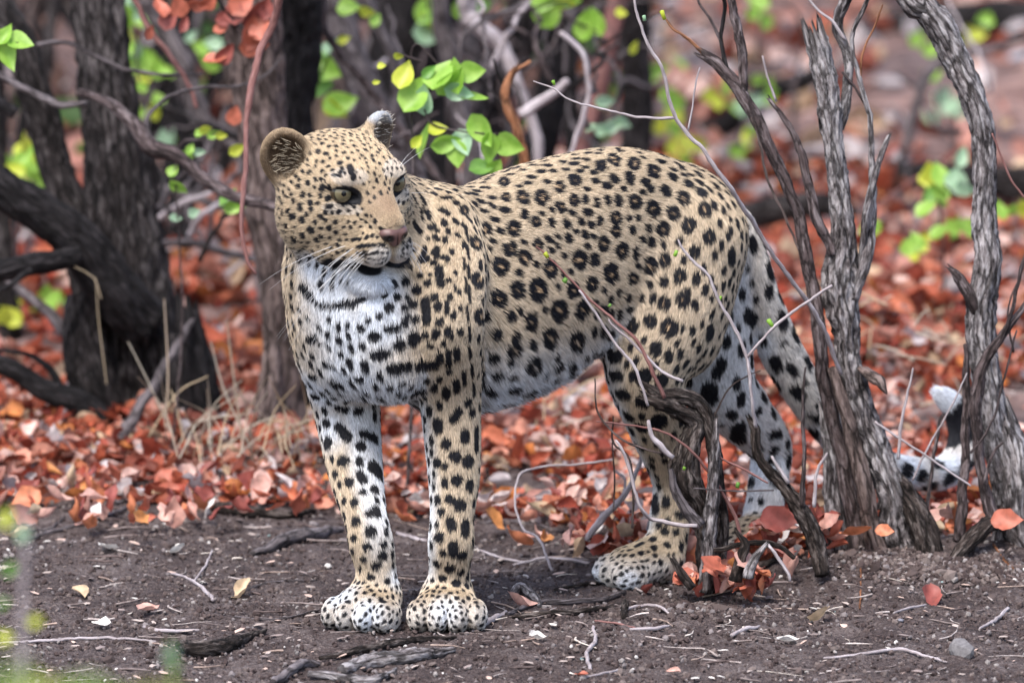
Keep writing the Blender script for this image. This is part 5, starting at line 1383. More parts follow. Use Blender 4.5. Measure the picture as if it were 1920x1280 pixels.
stone(1803, 1232, 56, "grey angular stone standing on the soil at lower right", (.16, .15, .155), flat=.95, seed=3)
stone(1690, 1175, 15, "small blue grey pebble above the grey angular stone", (.22, .22, .26), seed=4)
stone(1770, 1195, 12, "tiny rounded grey pebble left above the grey angular stone", (.20, .19, .2), seed=5)
stone(1275, 1165, 22, "dark clod of soil in front of the leaf heap", (.05, .035, .035), seed=6)
stone(160, 905, 66, "blue grey stone lying in the litter by the forked tree", (.30, .33, .42), flat=.45, seed=7)
stone(430, 885, 60, "flat grey stone in the litter right of the leaning stick", (.33, .33, .38), flat=.35, seed=8)
stone(1535, 560, 60, "pale grey stone in the blurred leaves behind the split stems", (.45, .45, .50), flat=.5, seed=9)
stone(1725, 560, 70, "cream coloured flat stone between the split stems and right trunk", (.55, .50, .42), flat=.35, seed=10)
stone(1690, 600, 60, "bluish stone beneath the cream coloured flat stone", (.32, .35, .42), flat=.4, seed=11)
stone(1500, 292, 90, "pale rock on the far ground above the grey log", (.42, .40, .42), flat=.5, seed=12)
stone(1270, 290, 40, "whitish far stone above the leopard's rump", (.6, .58, .58), flat=.6, seed=13)
stone(1905, 120, 70, "light grey rock near the upper right corner", (.45, .44, .48), flat=.6, seed=14)

# ---- green sprigs
def sprig(name, label, cat, px, Y, stems, leaves, group=None, thin=1.0):
    r = root_at(name, px, Y, label, cat, group)
    if stems and stems[0][0][0][1] > 0 and name not in ('dead_leaf_spray',):      # the first stem comes up from the ground
        p0 = stems[0][0][0]; base = 640 + math.tan(math.atan2(CAM_H, p0[2] - CAM_Y) - PITCH) * F_PX
        if base - p0[1] > 120: stems = [([(p0[0] - 10 if p0[0] > 0 else p0[0] - 60, base, p0[2], p0[3] * 1.7), (p0[0] + 12 if p0[0] > 0 else p0[0] - 80, (base + p0[1]) / 2, p0[2], p0[3] * 1.4)] + list(stems[0][0]), stems[0][1])] + list(stems[1:])
    for i, (pts, mt) in enumerate(stems): kid(r, stem("stem", pts, mt, None, seed=i + 3))
    for L in leaves:
        gleaf(r, L[0], L[1], L[5] if len(L) > 5 else Y, L[2], L[3], L[4] if len(L) > 4 else None, thin=thin)
    return r
sprig("leafy_spray", "fresh green mopane leaves hanging above the leopard's shoulders", "leaves", 860, 1.0,
      [([(770, 112, 1.02, 5), (820, 118, 1.02, 5), (860, 125, 1.02, 4), (905, 140, 1.0, 3)], B_STEM), ([(745, 100, 1.0, 5), (790, 116, 1.0, 5)], B_STEM), ([(795, 205, 1.0, 4), (815, 235, 1.0, 4), (880, 248, 1.0, 4), (950, 252, 1.0, 3)], B_STEM)],
      [(760, 140, 52, 'y', 75), (782, 175, 70, 'g', 60), (795, 185, 52, 'b', 80), (828, 140, 66, 'g', 80), (845, 150, 62, 'g', 65), (858, 140, 60, 'g', 100), (886, 135, 46, 'g', 10), (862, 175, 50, 'b', -15), (892, 185, 44, 'g', 15), (805, 135, 30, 'd', 40),
       (799, 262, 60, 'g', 80), (822, 243, 34, 'y', 20), (782, 265, 28, 'y', 45), (838, 268, 52, 'g', 10), (868, 270, 50, 'b', -70), (856, 290, 46, 'g', -80), (902, 248, 62, 'g', -60), (914, 280, 56, 'g', -85), (957, 272, 52, 'g', -10), (906, 315, 46, 'd', 20), (930, 312, 34, 'g', 60), (748, 105, 18, 'y', 10), (706, 155, 14, 'y', 10), (716, 124, 16, 'y', 0)])
sprig("leafy_twig", "green leaves at the left edge of the picture near the top", "leaves", 20, .9, [([(-30, 60, .9, 6), (5, 80, .9, 6), (35, 80, .9, 4)], B_STEM)], [(8, 105, 64, 'g', -70), (12, 65, 40, 'g', 60), (38, 80, 48, 'g', -10), (-10, 70, 50, 'y', 20)])
sprig("leafy_twig", "bright green leaves above the leopard's ears beside the slate trunk", "leaves", 600, 2.4, [([(590, 200, 2.4, 5), (610, 120, 2.4, 5), (640, 60, 2.4, 4)], B_STEM)],
      [(585, 115, 55, 'g', 60), (610, 130, 60, 'g', -20), (640, 195, 60, 'g', 20), (630, 205, 50, 'y', -20), (655, 15, 40, 'g', 0), (690, 22, 30, 'y', 0), (645, 75, 24, 'y', 20), (705, 38, 26, 'g', 60), (620, 90, 40, 'b', 40), (575, 140, 50, 'g', 0), (600, 160, 50, 'd', 0)])
sprig("leafy_twig", "yellow green blurred leaves against the black trunk", "leaves", 810, 3.2, [([(830, 80, 3.2, 6), (805, 20, 3.2, 6), (800, -30, 3.2, 6)], B_STEM)],
      [(805, 15, 60, 'g', 60), (820, 35, 50, 'y', 0), (800, 45, 50, 'y', 90), (810, 58, 60, 'b', 0), (825, 20, 50, 'g', 60), (870, 15, 40, 'g', 30), (900, 10, 40, 'd', 0)])
sprig("leafy_twig", "yellow green blurred leaves at the top middle of the picture", "leaves", 1050, 2.6, [([(1010, -30, 2.6, 6), (1060, 30, 2.6, 5), (1120, 60, 2.6, 4)], B_STEM)],
      [(1030, 20, 60, 'g', 60), (1018, 5, 46, 'g', 0), (1060, 5, 40, 'y', 0), (1100, 45, 56, 'g', 70), (1120, 38, 50, 'g', 110), (1165, 25, 22, 'y', 0), (1188, 88, 26, 'y', 60), (1070, 0, 40, 'g', 0), (1135, 190, 34, 'b', 0), (1110, 240, 24, 'b', 10), (1150, 235, 40, 'b', 15), (1170, 230, 30, 'b', -15), (1130, 245, 26, 'b', 0)])
sprig("leafy_twig", "yellow and green twig leaves beside the curved brown branch", "leaves", 390, 1.5, [([(330, 300, 1.5, 4), (380, 260, 1.5, 4), (420, 245, 1.5, 3)], B_STEM), ([(330, 270, 1.5, 3), (345, 300, 1.5, 3), (345, 330, 1.5, 3)], B_STEM)],
      [(385, 243, 24, 'y', 0), (400, 252, 22, 'g', 30), (415, 255, 22, 'y', 0), (348, 295, 30, 'g', 0), (357, 280, 24, 'g', 60), (335, 350, 36, 'g', -50), (325, 320, 24, 'g', 60), (375, 285, 22, 'b', 0), (330, 410, 22, 'b', 0), (365, 398, 22, 'b', 30), (375, 250, 18, 'g', 0), (445, 280, 30, 'y', 30), (430, 370, 40, 'd', 40), (440, 390, 36, 'g', 0)])
lv = []
gr = random.Random(3)
for cx, cy, rr, nn_, cl in [(250, 60, 45, 12, 'gyb'), (255, 120, 40, 9, 'gyd'), (270, 190, 35, 6, 'gy'), (310, 245, 28, 5, 'gb'), (215, 45, 30, 5, 'g'), (380, 90, 30, 5, 'gb'), (245, 20, 35, 6, 'by'), (300, 130, 22, 4, 'g')]:
    for _ in range(nn_): lv.append((cx + gr.gauss(0, rr * .5), cy + gr.gauss(0, rr * .5), gr.uniform(26, 46), gr.choice(cl), gr.uniform(0, 180), gr.uniform(3.0, 3.8)))
sprig("green_bush", "light green bush seen between the forked tree and brown trunk", "bush", 260, 3.4, [([(280, 420, 3.4, 12), (262, 200, 3.4, 9), (250, 40, 3.4, 7)], B_SLATE), ([(265, 220, 3.4, 7), (320, 120, 3.4, 5)], B_SLATE)], lv)
lv = []
for cx, cy, rr, nn_, cl in [(20, 320, 50, 9, 'yg'), (70, 310, 36, 5, 'g'), (75, 365, 30, 4, 'g'), (20, 570, 34, 7, 'gy'), (100, 560, 30, 4, 'g'), (50, 270, 26, 4, 'y')]:
    for _ in range(nn_): lv.append((cx + gr.gauss(0, rr * .55), cy + gr.gauss(0, rr * .5), gr.uniform(30, 50), gr.choice(cl), gr.uniform(0, 180), gr.uniform(2.8, 3.4)))
sprig("green_bush", "pale green bush behind the left limb of the forked tree", "bush", 40, 3.0, [([(40, 640, 3.1, 12), (30, 460, 3.1, 9), (20, 260, 3.1, 7)], B_SLATE)], lv)
lv = []
for cx, cy, rr, nn_, cl in [(1240, 145, 34, 4, 'g'), (1245, 235, 44, 6, 'yg'), (1290, 265, 36, 5, 'yg'), (1340, 185, 24, 2, 'y'), (1410, 150, 40, 5, 'g'), (1425, 190, 30, 3, 'b'), (1430, 12, 30, 4, 'g'), (1385, 320, 34, 4, 'g'), (1400, 250, 24, 3, 'yg')]:
    for _ in range(nn_): lv.append((cx + gr.gauss(0, rr * .5), cy + gr.gauss(0, rr * .5), gr.uniform(26, 44), gr.choice(cl), gr.uniform(0, 180), gr.uniform(4.6, 5.4)))
sprig("green_seedling", "blurred green seedlings behind the bare shrub's upper branches", "plant", 1330, 5.0, [([(1320, 380, 5, 8), (1260, 200, 5, 6), (1235, 130, 5, 5)], B_SLATE), ([(1320, 380, 5, 8), (1405, 200, 5, 6), (1430, 0, 5, 5)], B_SLATE)], lv)
lv = []
for cx, cy, rr, nn_, cl in [(1750, 365, 28, 6, 'g'), (1765, 335, 24, 3, 'gd'), (1810, 350, 24, 4, 'b'), (1775, 430, 26, 4, 'g'), (1720, 450, 30, 5, 'gy'), (1640, 440, 18, 2, 'g'), (1740, 330, 16, 2, 'y'), (1790, 300, 16, 1, 'b'), (1900, 385, 30, 4, 'gy')]:
    for _ in range(nn_): lv.append((cx + gr.gauss(0, rr * .5), cy + gr.gauss(0, rr * .5), gr.uniform(28, 44), gr.choice(cl), gr.uniform(0, 180), gr.uniform(2.6, 3.0)))
sprig("green_seedling", "green seedling in the red litter between the split stems and right trunk", "plant", 1760, 2.8, [([(1770, 560, 2.8, 7), (1765, 420, 2.8, 6), (1750, 325, 2.8, 4)], B_STEM), ([(1768, 470, 2.8, 5), (1700, 440, 2.8, 3)], B_STEM)], lv)
lv = []
for cx, cy, rr, nn_, cl in [(1740, 100, 30, 4, 'g'), (1775, 195, 34, 4, 'b'), (1850, 45, 24, 2, 'g'), (1740, 140, 26, 3, 'g'), (1830, 60, 20, 2, 'y')]:
    for _ in range(nn_): lv.append((cx + gr.gauss(0, rr * .5), cy + gr.gauss(0, rr * .5), gr.uniform(26, 40), gr.choice(cl), gr.uniform(0, 180), gr.uniform(5, 6)))
sprig("green_seedling", "pale green seedling far back beside the right trunk's upper bend", "plant", 1770, 5.5, [([(1770, 260, 5.5, 7), (1745, 90, 5.5, 5)], B_SLATE)], lv)
lv = [(300, 15, 46, 'r', 90), (318, 35, 40, 'k', 70), (335, 10, 40, 'r', 110), (345, 45, 30, 'k', 60), (375, 8, 44, 'r', 20), (415, 55, 26, 'r', 20), (405, 112, 40, 'r', 10), (470, 60, 60, 'r', 80), (478, 20, 60, 'k', 70), (490, 50, 50, 'r', 100), (478, 85, 50, 'r', 0), (425, 100, 44, 'k', 50), (440, 20, 44, 'k', 90), (395, 0, 40, 'r', 60), (280, 60, 26, 'r', 60), (455, 5, 50, 'r', 45), (500, 15, 40, 'k', 80), (425, 35, 36, 'k', 10), (440, 215, 34, 'r', 80)]
sprig("dead_leaf_spray", "dry red leaves hanging at the top before the brown trunk", "leaves", 420, 1.55, [([(240, -20, 1.6, 12), (285, 60, 1.6, 12), (330, 120, 1.6, 12), (370, 200, 1.6, 10)], B_RED), ([(390, -30, 1.55, 9), (430, 30, 1.55, 8), (480, 70, 1.55, 6)], B_DARK)], [(a, b, c, d, e) for a, b, c, d, e in lv])

def where(px):
    for lim, t in ((60, "beyond the forked tree at the left edge"), (300, "behind the forked tree's trunk"), (380, "just right of the forked tree"), (480, "just left of the brown trunk"), (640, "above the leopard's ears"), (740, "right of the leopard's raised ear"), (830, "behind the upper green leaf spray"), (930, "behind the lower green leaf spray"),
                   (1020, "around the orange dead twig"), (1110, "above the middle of the leopard's back"), (1200, "above the leopard's loins"), (1400, "above the leopard's rump"), (1560, "between the bare shrub's two arms"), (1760, "between split stems and right trunk")):
        if px < lim: return t
    return "by the right hand trunk"
# ---- the dark understorey behind the left half: many thin blurred stems
for i in range(34):
    px = gr.choice([gr.uniform(600, 1180), gr.uniform(600, 1180), gr.uniform(300, 470), gr.uniform(-40, 60)]); Y = gr.uniform(3.2, 7.5); lean = gr.gauss(0, 90); w = gr.uniform(12, 34)
    base = 640 + math.tan(math.atan2(CAM_H, Y - CAM_Y) - PITCH) * F_PX
    b2 = gr.gauss(0, 30)
    mt, ad_ = gr.choice([(B_DARK, 'dark'), (B_BLACK, 'black'), (B_SLATE, 'slate grey'), (B_BROWN, 'brown')])
    side = "left" if px < 480 else "head" if px < 800 else "back"
    place = {"left": "between the two left trunks", "head": "behind the leopard's head", "back": "behind the leopard's back"}[side]
    tree("sapling", px, Y, f"{'thick' if w > 25 else 'thin'} blurred {ad_} sapling stem {where(px)}", "sapling", [("stem", [(px, base, Y, w * 1.2), (px + lean * .3 + b2, base * .5, Y, w), (px + lean, -80, Y, w * .7)], mt, dict(n=12, seed=i))], "blurred sapling stems behind the leopard")
for i in range(70):
    zone = gr.random()
    if zone < .68: px, py, place = gr.uniform(570, 1180), gr.uniform(-20, 330), "behind the leopard's head and back"
    elif zone < .9: px, py, place = gr.uniform(280, 480), gr.uniform(150, 560), "between the forked tree and brown trunk"
    else: px, py, place = gr.uniform(1230, 1900), gr.uniform(40, 420), "over the far ground on the right"
    Y = gr.uniform(1.9, 4.2) if zone < .9 else gr.uniform(3.5, 6); a = gr.choice([gr.gauss(90, 28), gr.gauss(90, 28), gr.uniform(0, 180)]); L = gr.uniform(90, 300); w = gr.uniform(6, 15)
    ca_, sa_ = math.cos(math.radians(a)) * L / 2, math.sin(math.radians(a)) * L / 2; bx, by = gr.gauss(0, 24), gr.gauss(0, 14)
    mt, ad_ = gr.choice([(B_SLATE, 'slate grey'), (B_PALE, 'pale'), (B_DARK, 'dark'), (B_STEM, 'brown grey'), (B_SLATE, 'slate grey')])
    prt = [("stem", [(px - ca_, py + sa_, Y, w), (px - ca_ * .3 + bx, py + sa_ * .3 + by, Y, w * .9), (px + ca_ * .4 - bx * .4, py - sa_ * .4, Y + .1, w * .75), (px + ca_, py - sa_, Y + .15, w * .4)], mt, dict(seed=i, wob=2.5))]
    if i % 2: prt.append(("branchlet", [(px + bx, py + by, Y, w * .6), (px + bx + gr.gauss(0, 60), py - gr.uniform(20, 70), Y, w * .45), (px + bx + gr.gauss(0, 90), py - gr.uniform(60, 130), Y, w * .25)], mt, dict(seed=i + 90, wob=2.5)))
    tree("thicket_branch", px, Y, f"{'steep' if abs(ca_) < abs(sa_) * .5 else 'slanting'} blurred {ad_} branch {where(px)}", "branch", prt, "thin branches of the thicket")
m_bl = vcol_mat("shade_leaf", .6, .3, None, .3)
n = 4200
# shaded foliage mass far behind the left half
px = rng.uniform(-80, 1160, n); Y = rng.uniform(5.0, 12, n); x = (px - 960) / F_PX * (Y - CAM_Y); z = rng.uniform(.05, 1.9, n)
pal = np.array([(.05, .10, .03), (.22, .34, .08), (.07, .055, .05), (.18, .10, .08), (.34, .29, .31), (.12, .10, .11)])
TV, TF = LOW[0]
o = many("thicket_foliage", TV, TF, np.stack([x, Y, z], 1), rotm(n, 1.2), .09 * rng.uniform(.6, 1.4, (n, 1)) * np.ones((n, 3)), pal[rng.choice(6, n, p=[.16, .12, .24, .16, .12, .2])] * rng.uniform(.7, 1.2, (n, 1)), m_bl, True)
tag(o, "blurred shady foliage of the thicket far behind the leopard", kind="stuff")
# trees and bushes beyond the frame's top, so the place goes on
for i in range(14):
    X = gr.uniform(-9, 9); Y = gr.uniform(14, 34); zb = float(gz(X, Y)); H_ = gr.uniform(2.5, 5)
    r = bpy.data.objects.new("far_tree", None); r.location = (X, Y, zb); COL.objects.link(r)
    tag(r, "small mopane tree standing far behind the thicket", "tree", "far trees beyond the top of the picture")
    q = spline(np.array([(0, 0, -.1, .09), (gr.gauss(0, .2), 0, H_ * .5, .06), (gr.gauss(0, .4), 0, H_, .03)]), .15)
    v, f, A = tube(q[:, :3], q[:, 3], 10); me = mesh_np("trunk", v, f, True, B_DARK); link("trunk", me, r)
    nl = 420; d = rng.normal(0, 1, (nl, 3)); d /= np.linalg.norm(d, axis=1)[:, None]; d *= rng.random((nl, 1)) ** .4
    ps = d * (1.3, 1.3, .9) + (0, 0, H_ * .85)
    o = many("crown", TV, TF, ps, rotm(nl, 1.2), .16 * rng.uniform(.6, 1.3, (nl, 1)) * np.ones((nl, 3)), np.array([(.07, .14, .03), (.12, .2, .05), (.18, .10, .05)])[rng.choice(3, nl)] * rng.uniform(.7, 1.2, (nl, 1)), m_bl, True)
    o.parent = r

# ---- sharp bare shrubs at the right
S = .47
tree("split_stem_shrub", 1640, S, "weathered grey shrub of split twisted stems in front of the tail", "shrub", [
    ("stem", [(1728, 1070, S, 84.5), (1695, 1010, S, 67.6), (1672, 930, S, 50.7), (1648, 850, S, 45.1), (1625, 760, S, 40.8), (1605, 680, S, 39.4), (1590, 600, S, 46.5), (1582, 520, S, 57.7), (1586, 450, S, 43.6), (1580, 370, S, 35.2), (1565, 280, S, 32.4), (1550, 190, S, 36.6), (1532, 110, S, 40.8), (1522, 72, S, 39.4)], B_GREY, dict(ridge=.22, lump=.16, knots=6, jag=True, n=56, seed=11)),
    ("stem", [(1615, 1065, S + .02, 49.3), (1600, 980, S + .02, 35.2), (1585, 880, S + .02, 29.6), (1562, 790, S + .02, 26.8), (1543, 700, S + .01, 25.3), (1528, 600, S, 25.3), (1510, 500, S, 23.9), (1490, 400, S, 21.1), (1462, 310, S, 21.1), (1428, 230, S, 22.5), (1385, 165, S, 23.9), (1345, 118, S, 21.1), (1322, 104, S, 18.3)], B_STEM, dict(ridge=.10, lump=.10, knots=5, jag=True, n=30, seed=12)),
    ("stem", [(1575, 1045, S + .03, 39.4), (1566, 950, S + .03, 32.4), (1562, 850, S + .03, 31.0), (1552, 775, S + .03, 23.9)], B_GREY, dict(ridge=.18, jag=True, n=30, seed=13)),
    ("stem", [(1650, 1070, S - .02, 43.6), (1632, 980, S - .02, 32.4), (1608, 860, S - .02, 28.2), (1580, 760, S - .02, 23.9), (1562, 690, S - .01, 16.9)], B_BROWN, dict(ridge=.16, n=28, seed=14)),
    ("branch", [(1602, 560, S - .01, 21.1), (1628, 470, S - .01, 19.7), (1638, 380, S, 15.5), (1634, 290, S, 12.7), (1628, 215, S, 12.0), (1612, 150, S, 10.6), (1598, 95, S, 9.9), (1602, 55, S, 9.9), (1622, 10, S, 9.6), (1640, -40, S, 8.8)], B_GREY, dict(ridge=.12, seed=15, n=16)),
    ("branch", [(1570, 240, S + .01, 18.3), (1585, 190, S + .01, 18.3), (1590, 120, S + .01, 16.9), (1574, 60, S + .01, 18.3), (1582, 0, S + .01, 21.1), (1590, -50, S + .01, 21.1)], B_GREY, dict(ridge=.14, seed=16, n=20)),
    ("branch", [(1612, 500, S, 12.7), (1622, 420, S - .02, 14.1), (1636, 345, S - .02, 14.1), (1650, 298, S - .02, 12.7), (1668, 258, S - .02, 9.9)], B_GREY, dict(jag=True, seed=17, n=16)),
    ("branch", [(1562, 480, S - .01, 16.9), (1535, 415, S - .01, 18.3), (1512, 340, S - .01, 16.9), (1495, 270, S - .01, 14.1), (1470, 220, S - .01, 10.6), (1443, 190, S - .01, 9.6)], B_STEM, dict(jag=True, seed=18, n=16, knots=3)),
    ("branch", [(1392, 170, S, 15.5), (1390, 90, S, 16.9), (1378, 30, S, 15.5), (1366, -40, S, 14.1)], B_STEM, dict(seed=19, n=16, knots=2)),
    ("branch", [(1362, 130, S, 11.3), (1352, 70, S, 9.2), (1360, 10, S, 9.6), (1352, -40, S, 8.0)], B_BLACK, dict(seed=20)),
    ("branch", [(1325, 106, S, 9), (1290, 75, S, 7), (1262, 55, S, 6), (1246, 35, S, 4)], B_ORANGE, dict(seed=21)),
    ("twig", [(1352, 75, S, 8), (1330, 35, S, 6), (1310, 5, S, 5), (1298, -30, S, 5)], B_STEM, dict(seed=22)),
    ("twig", [(1455, 190, S, 6), (1440, 150, S, 5), (1430, 105, S, 4)], B_PALE, dict(seed=23)),
    ("twig", [(1585, 75, S, 8), (1560, 40, S, 7), (1530, 15, S, 6), (1505, -20, S, 5)], B_PALE, dict(seed=24)),
    ("twig", [(1612, 155, S, 5), (1618, 100, S, 5), (1640, 50, S, 4), (1655, 10, S, 3)], B_ORANGE, dict(seed=25)),
    ("twig", [(1625, 200, S, 6), (1600, 160, S, 6), (1580, 135, S, 5)], B_STEM, dict(seed=26)),
    ("twig", [(1498, 470, S - .02, 5), (1470, 400, S - .02, 6), (1440, 340, S - .02, 6), (1425, 270, S - .02, 6), (1410, 220, S - .02, 5)], B_BROWN, dict(seed=27)),
    ("root_flare", [(1655, 880, S + .01, 21.1), (1690, 920, S - .01, 35.2), (1722, 970, S - .03, 39.4), (1745, 1030, S - .04, 42.2), (1755, 1110, S - .05, 35.2)], B_DEAD, dict(ridge=.25, seed=28, n=26, knots=2)),
    ("twig", [(1552, 700, S, 8), (1538, 610, S, 7), (1530, 540, S, 6), (1548, 620, S, 4)], B_STEM, dict(seed=29)),
])
tree("loose_bark_flake", 1655, S - .06, "curled brown flake of bark sticking out beside the split stem", "bark flake", [("flake", [(1612, 690, S - .02, 12), (1634, 704, S - .04, 22), (1652, 718, S - .06, 20), (1664, 736, S - .06, 5)], B_BROWN, dict(seed=3))])
S2 = .52
tree("right_trunk", 1880, S2, "grey barked leaning trunk at the right side of the picture", "tree", [
    ("trunk", [(1905, 1060, S2, 81.0), (1885, 960, S2, 65.1), (1868, 860, S2, 56.3), (1852, 760, S2, 51.0), (1846, 650, S2, 51.0), (1850, 560, S2, 51.0), (1856, 460, S2, 45.8), (1853, 370, S2, 40.5), (1846, 280, S2, 40.5), (1828, 200, S2, 44.0), (1800, 130, S2, 47.5), (1768, 60, S2, 49.3), (1732, 5, S2, 44.0), (1690, -40, S2, 38.7)], B_GREY, dict(ridge=.16, lump=.10, n=50, seed=31, knots=2)),
    ("trunk", [(1925, 1060, S2 - .03, 70.4), (1912, 950, S2 - .02, 58.1), (1898, 850, S2 - .01, 51.0), (1885, 780, S2, 35.2)], B_GREY, dict(ridge=.2, n=36, seed=32, jag=True)),
    ("stub", [(1838, 600, S2 - .01, 22.9), (1822, 560, S2 - .02, 22.9), (1800, 520, S2 - .02, 19.4), (1782, 505, S2 - .02, 12.3)], B_STEM, dict(jag=True, seed=33, n=18)),
    ("branch", [(1798, 1010, S2 - .05, 22.9), (1806, 900, S2 - .05, 17.6), (1812, 790, S2 - .05, 15.8), (1815, 700, S2 - .05, 13.2), (1812, 640, S2 - .05, 8.8)], B_STEM, dict(seed=34, n=16)),
    ("branch", [(1870, 985, S2 - .08, 29.9), (1845, 900, S2 - .08, 19.4), (1826, 800, S2 - .08, 21.1), (1828, 730, S2 - .08, 22.9), (1850, 680, S2 - .08, 19.4), (1885, 620, S2 - .08, 14.1), (1930, 560, S2 - .08, 10.6)], B_STEM, dict(seed=35, n=18, knots=2)),
    ("twig", [(1865, 660, S2 - .09, 8.8), (1895, 590, S2 - .09, 9), (1915, 500, S2 - .09, 8), (1935, 430, S2 - .09, 7)], B_STEM, dict(seed=36)),
    ("twig", [(1860, 250, S2 - .05, 4), (1880, 300, S2 - .05, 5), (1900, 345, S2 - .05, 5), (1930, 380, S2 - .05, 5)], B_RED, dict(seed=37)),
    ("twig", [(1820, 850, S2 - .1, 6), (1860, 790, S2 - .1, 5), (1888, 690, S2 - .1, 5), (1905, 620, S2 - .1, 4)], B_STEM, dict(seed=38)),
    ("root", [(1770, 1085, S2 - .13, 17.6), (1800, 1035, S2 - .12, 24.6), (1845, 990, S2 - .09, 29.9), (1890, 955, S2 + .0, 31.7)], B_DEAD, dict(ridge=.2, seed=39, n=22)),
    ("twig", [(1730, 1010, S2 - .06, 8.8), (1745, 900, S2 - .05, 9), (1760, 800, S2 - .05, 8), (1768, 775, S2 - .05, 5)], B_STEM, dict(seed=40)),
    ("twig", [(1710, 900, S2 - .1, 5), (1745, 830, S2 - .1, 5), (1790, 750, S2 - .1, 4), (1812, 700, S2 - .1, 3)], B_PALE, dict(seed=41)),
    ("twig", [(1640, 790, S2 - .12, 5), (1700, 830, S2 - .12, 5), (1760, 870, S2 - .12, 5), (1820, 910, S2 - .12, 4)], B_PALE, dict(seed=42)),
    ("twig", [(1845, 905, S2 - .1, 8), (1862, 850, S2 - .1, 7), (1880, 830, S2 - .1, 5)], B_STEM, dict(seed=43)),
    ("twig", [(1900, 660, S2 - .05, 5), (1890, 580, S2 - .05, 4), (1912, 520, S2 - .05, 4), (1932, 470, S2 - .05, 3)], B_STEM, dict(seed=44)),
])
tree("red_bud_twig", 1690, .40, "pale upright twig with a bud between the split stems and right trunk", "twig", [("stem", [(1684, 860, .4, 8), (1690, 790, .4, 7), (1702, 740, .4, 6), (1712, 690, .4, 4)], B_PALE, dict(seed=4))])
# crossing pale branches
tree("pale_branch", 1560, .26, "long pale thin branch arching across the leopard's rump", "branch", [
    ("stem", [(1575, 700, .40, 10), (1545, 620, .36, 10), (1510, 560, .33, 10), (1455, 488, .29, 10), (1415, 420, .26, 10), (1378, 365, .22, 10), (1335, 305, .2, 10), (1290, 250, .2, 9), (1262, 215, .2, 9), (1245, 140, .2, 8), (1212, 80, .2, 7), (1195, 25, .2, 6), (1180, -30, .2, 6)], B_PALE, dict(seed=51, knots=6)),
    ("twig", [(1264, 222, .2, 7), (1200, 220, .2, 6), (1130, 205, .2, 5), (1070, 188, .2, 4), (1040, 168, .2, 4), (1000, 152, .2, 3)], B_PALE, dict(seed=52)),
    ("twig", [(1290, 245, .2, 5), (1298, 200, .2, 4), (1306, 150, .2, 4), (1312, 128, .2, 3)], B_PALE, dict(seed=53)),
    ("bud", [(1040, 160, .2, 5), (1036, 152, .2, 8)], G['g'], dict(seed=54)), ("bud", [(1208, 40, .2, 8), (1206, 30, .2, 8)], G['b'], dict(seed=55)), ("bud", [(1246, 38, .2, 8), (1240, 22, .2, 10)], G['y'], dict(seed=55)),
])
tree("zigzag_twig", 1415, .12, "thin grey zigzag twig rising over the leopard's haunch", "twig", [
    ("stem", [(1418, 800, .14, 9), (1408, 730, .12, 8), (1400, 670, .12, 8), (1375, 610, .12, 8), (1350, 570, .12, 7), (1330, 520, .12, 7), (1300, 490, .12, 6), (1282, 470, .12, 6), (1272, 450, .12, 4)], B_PALE, dict(seed=61, knots=5)),
    ("twig", [(1402, 668, .12, 6), (1450, 615, .12, 7), (1500, 575, .12, 6), (1560, 535, .12, 6)], B_PALE, dict(seed=62)),
    ("bud", [(1268, 470, .12, 8), (1264, 480, .12, 9)], G['g'], dict(seed=3)), ("bud", [(1448, 612, .12, 8), (1440, 600, .12, 11)], G['g'], dict(seed=4)), ("bud", [(1350, 562, .12, 5), (1352, 555, .12, 6)], G['g'], dict(seed=5))])
tree("fine_twig", 1245, .05, "thin forked twig with green buds crossing the leopard's belly", "twig", [
    ("stem", [(1245, 745, .06, 10), (1225, 700, .05, 9), (1195, 640, .05, 8), (1150, 600, .05, 7), (1110, 565, .05, 6), (1070, 525, .05, 5), (1035, 488, .05, 4), (1005, 462, .05, 3)], B_RED, dict(seed=71, knots=3)),
    ("twig", [(1280, 715, .05, 7), (1240, 695, .05, 7), (1195, 650, .05, 6), (1155, 615, .05, 5), (1140, 600, .05, 5)], B_PALE, dict(seed=72)),
    ("twig", [(1215, 760, .04, 7), (1190, 690, .04, 7), (1150, 640, .04, 7), (1115, 585, .04, 6), (1085, 545, .04, 5)], B_PALE, dict(seed=73)),
    ("bud", [(1026, 482, .05, 8), (1020, 474, .05, 10)], G['y'], dict(seed=1)), ("bud", [(1064, 520, .05, 9), (1058, 528, .05, 11)], G['d'], dict(seed=2)), ("bud", [(1140, 575, .05, 6), (1145, 570, .05, 7)], G['d'], dict(seed=3))])
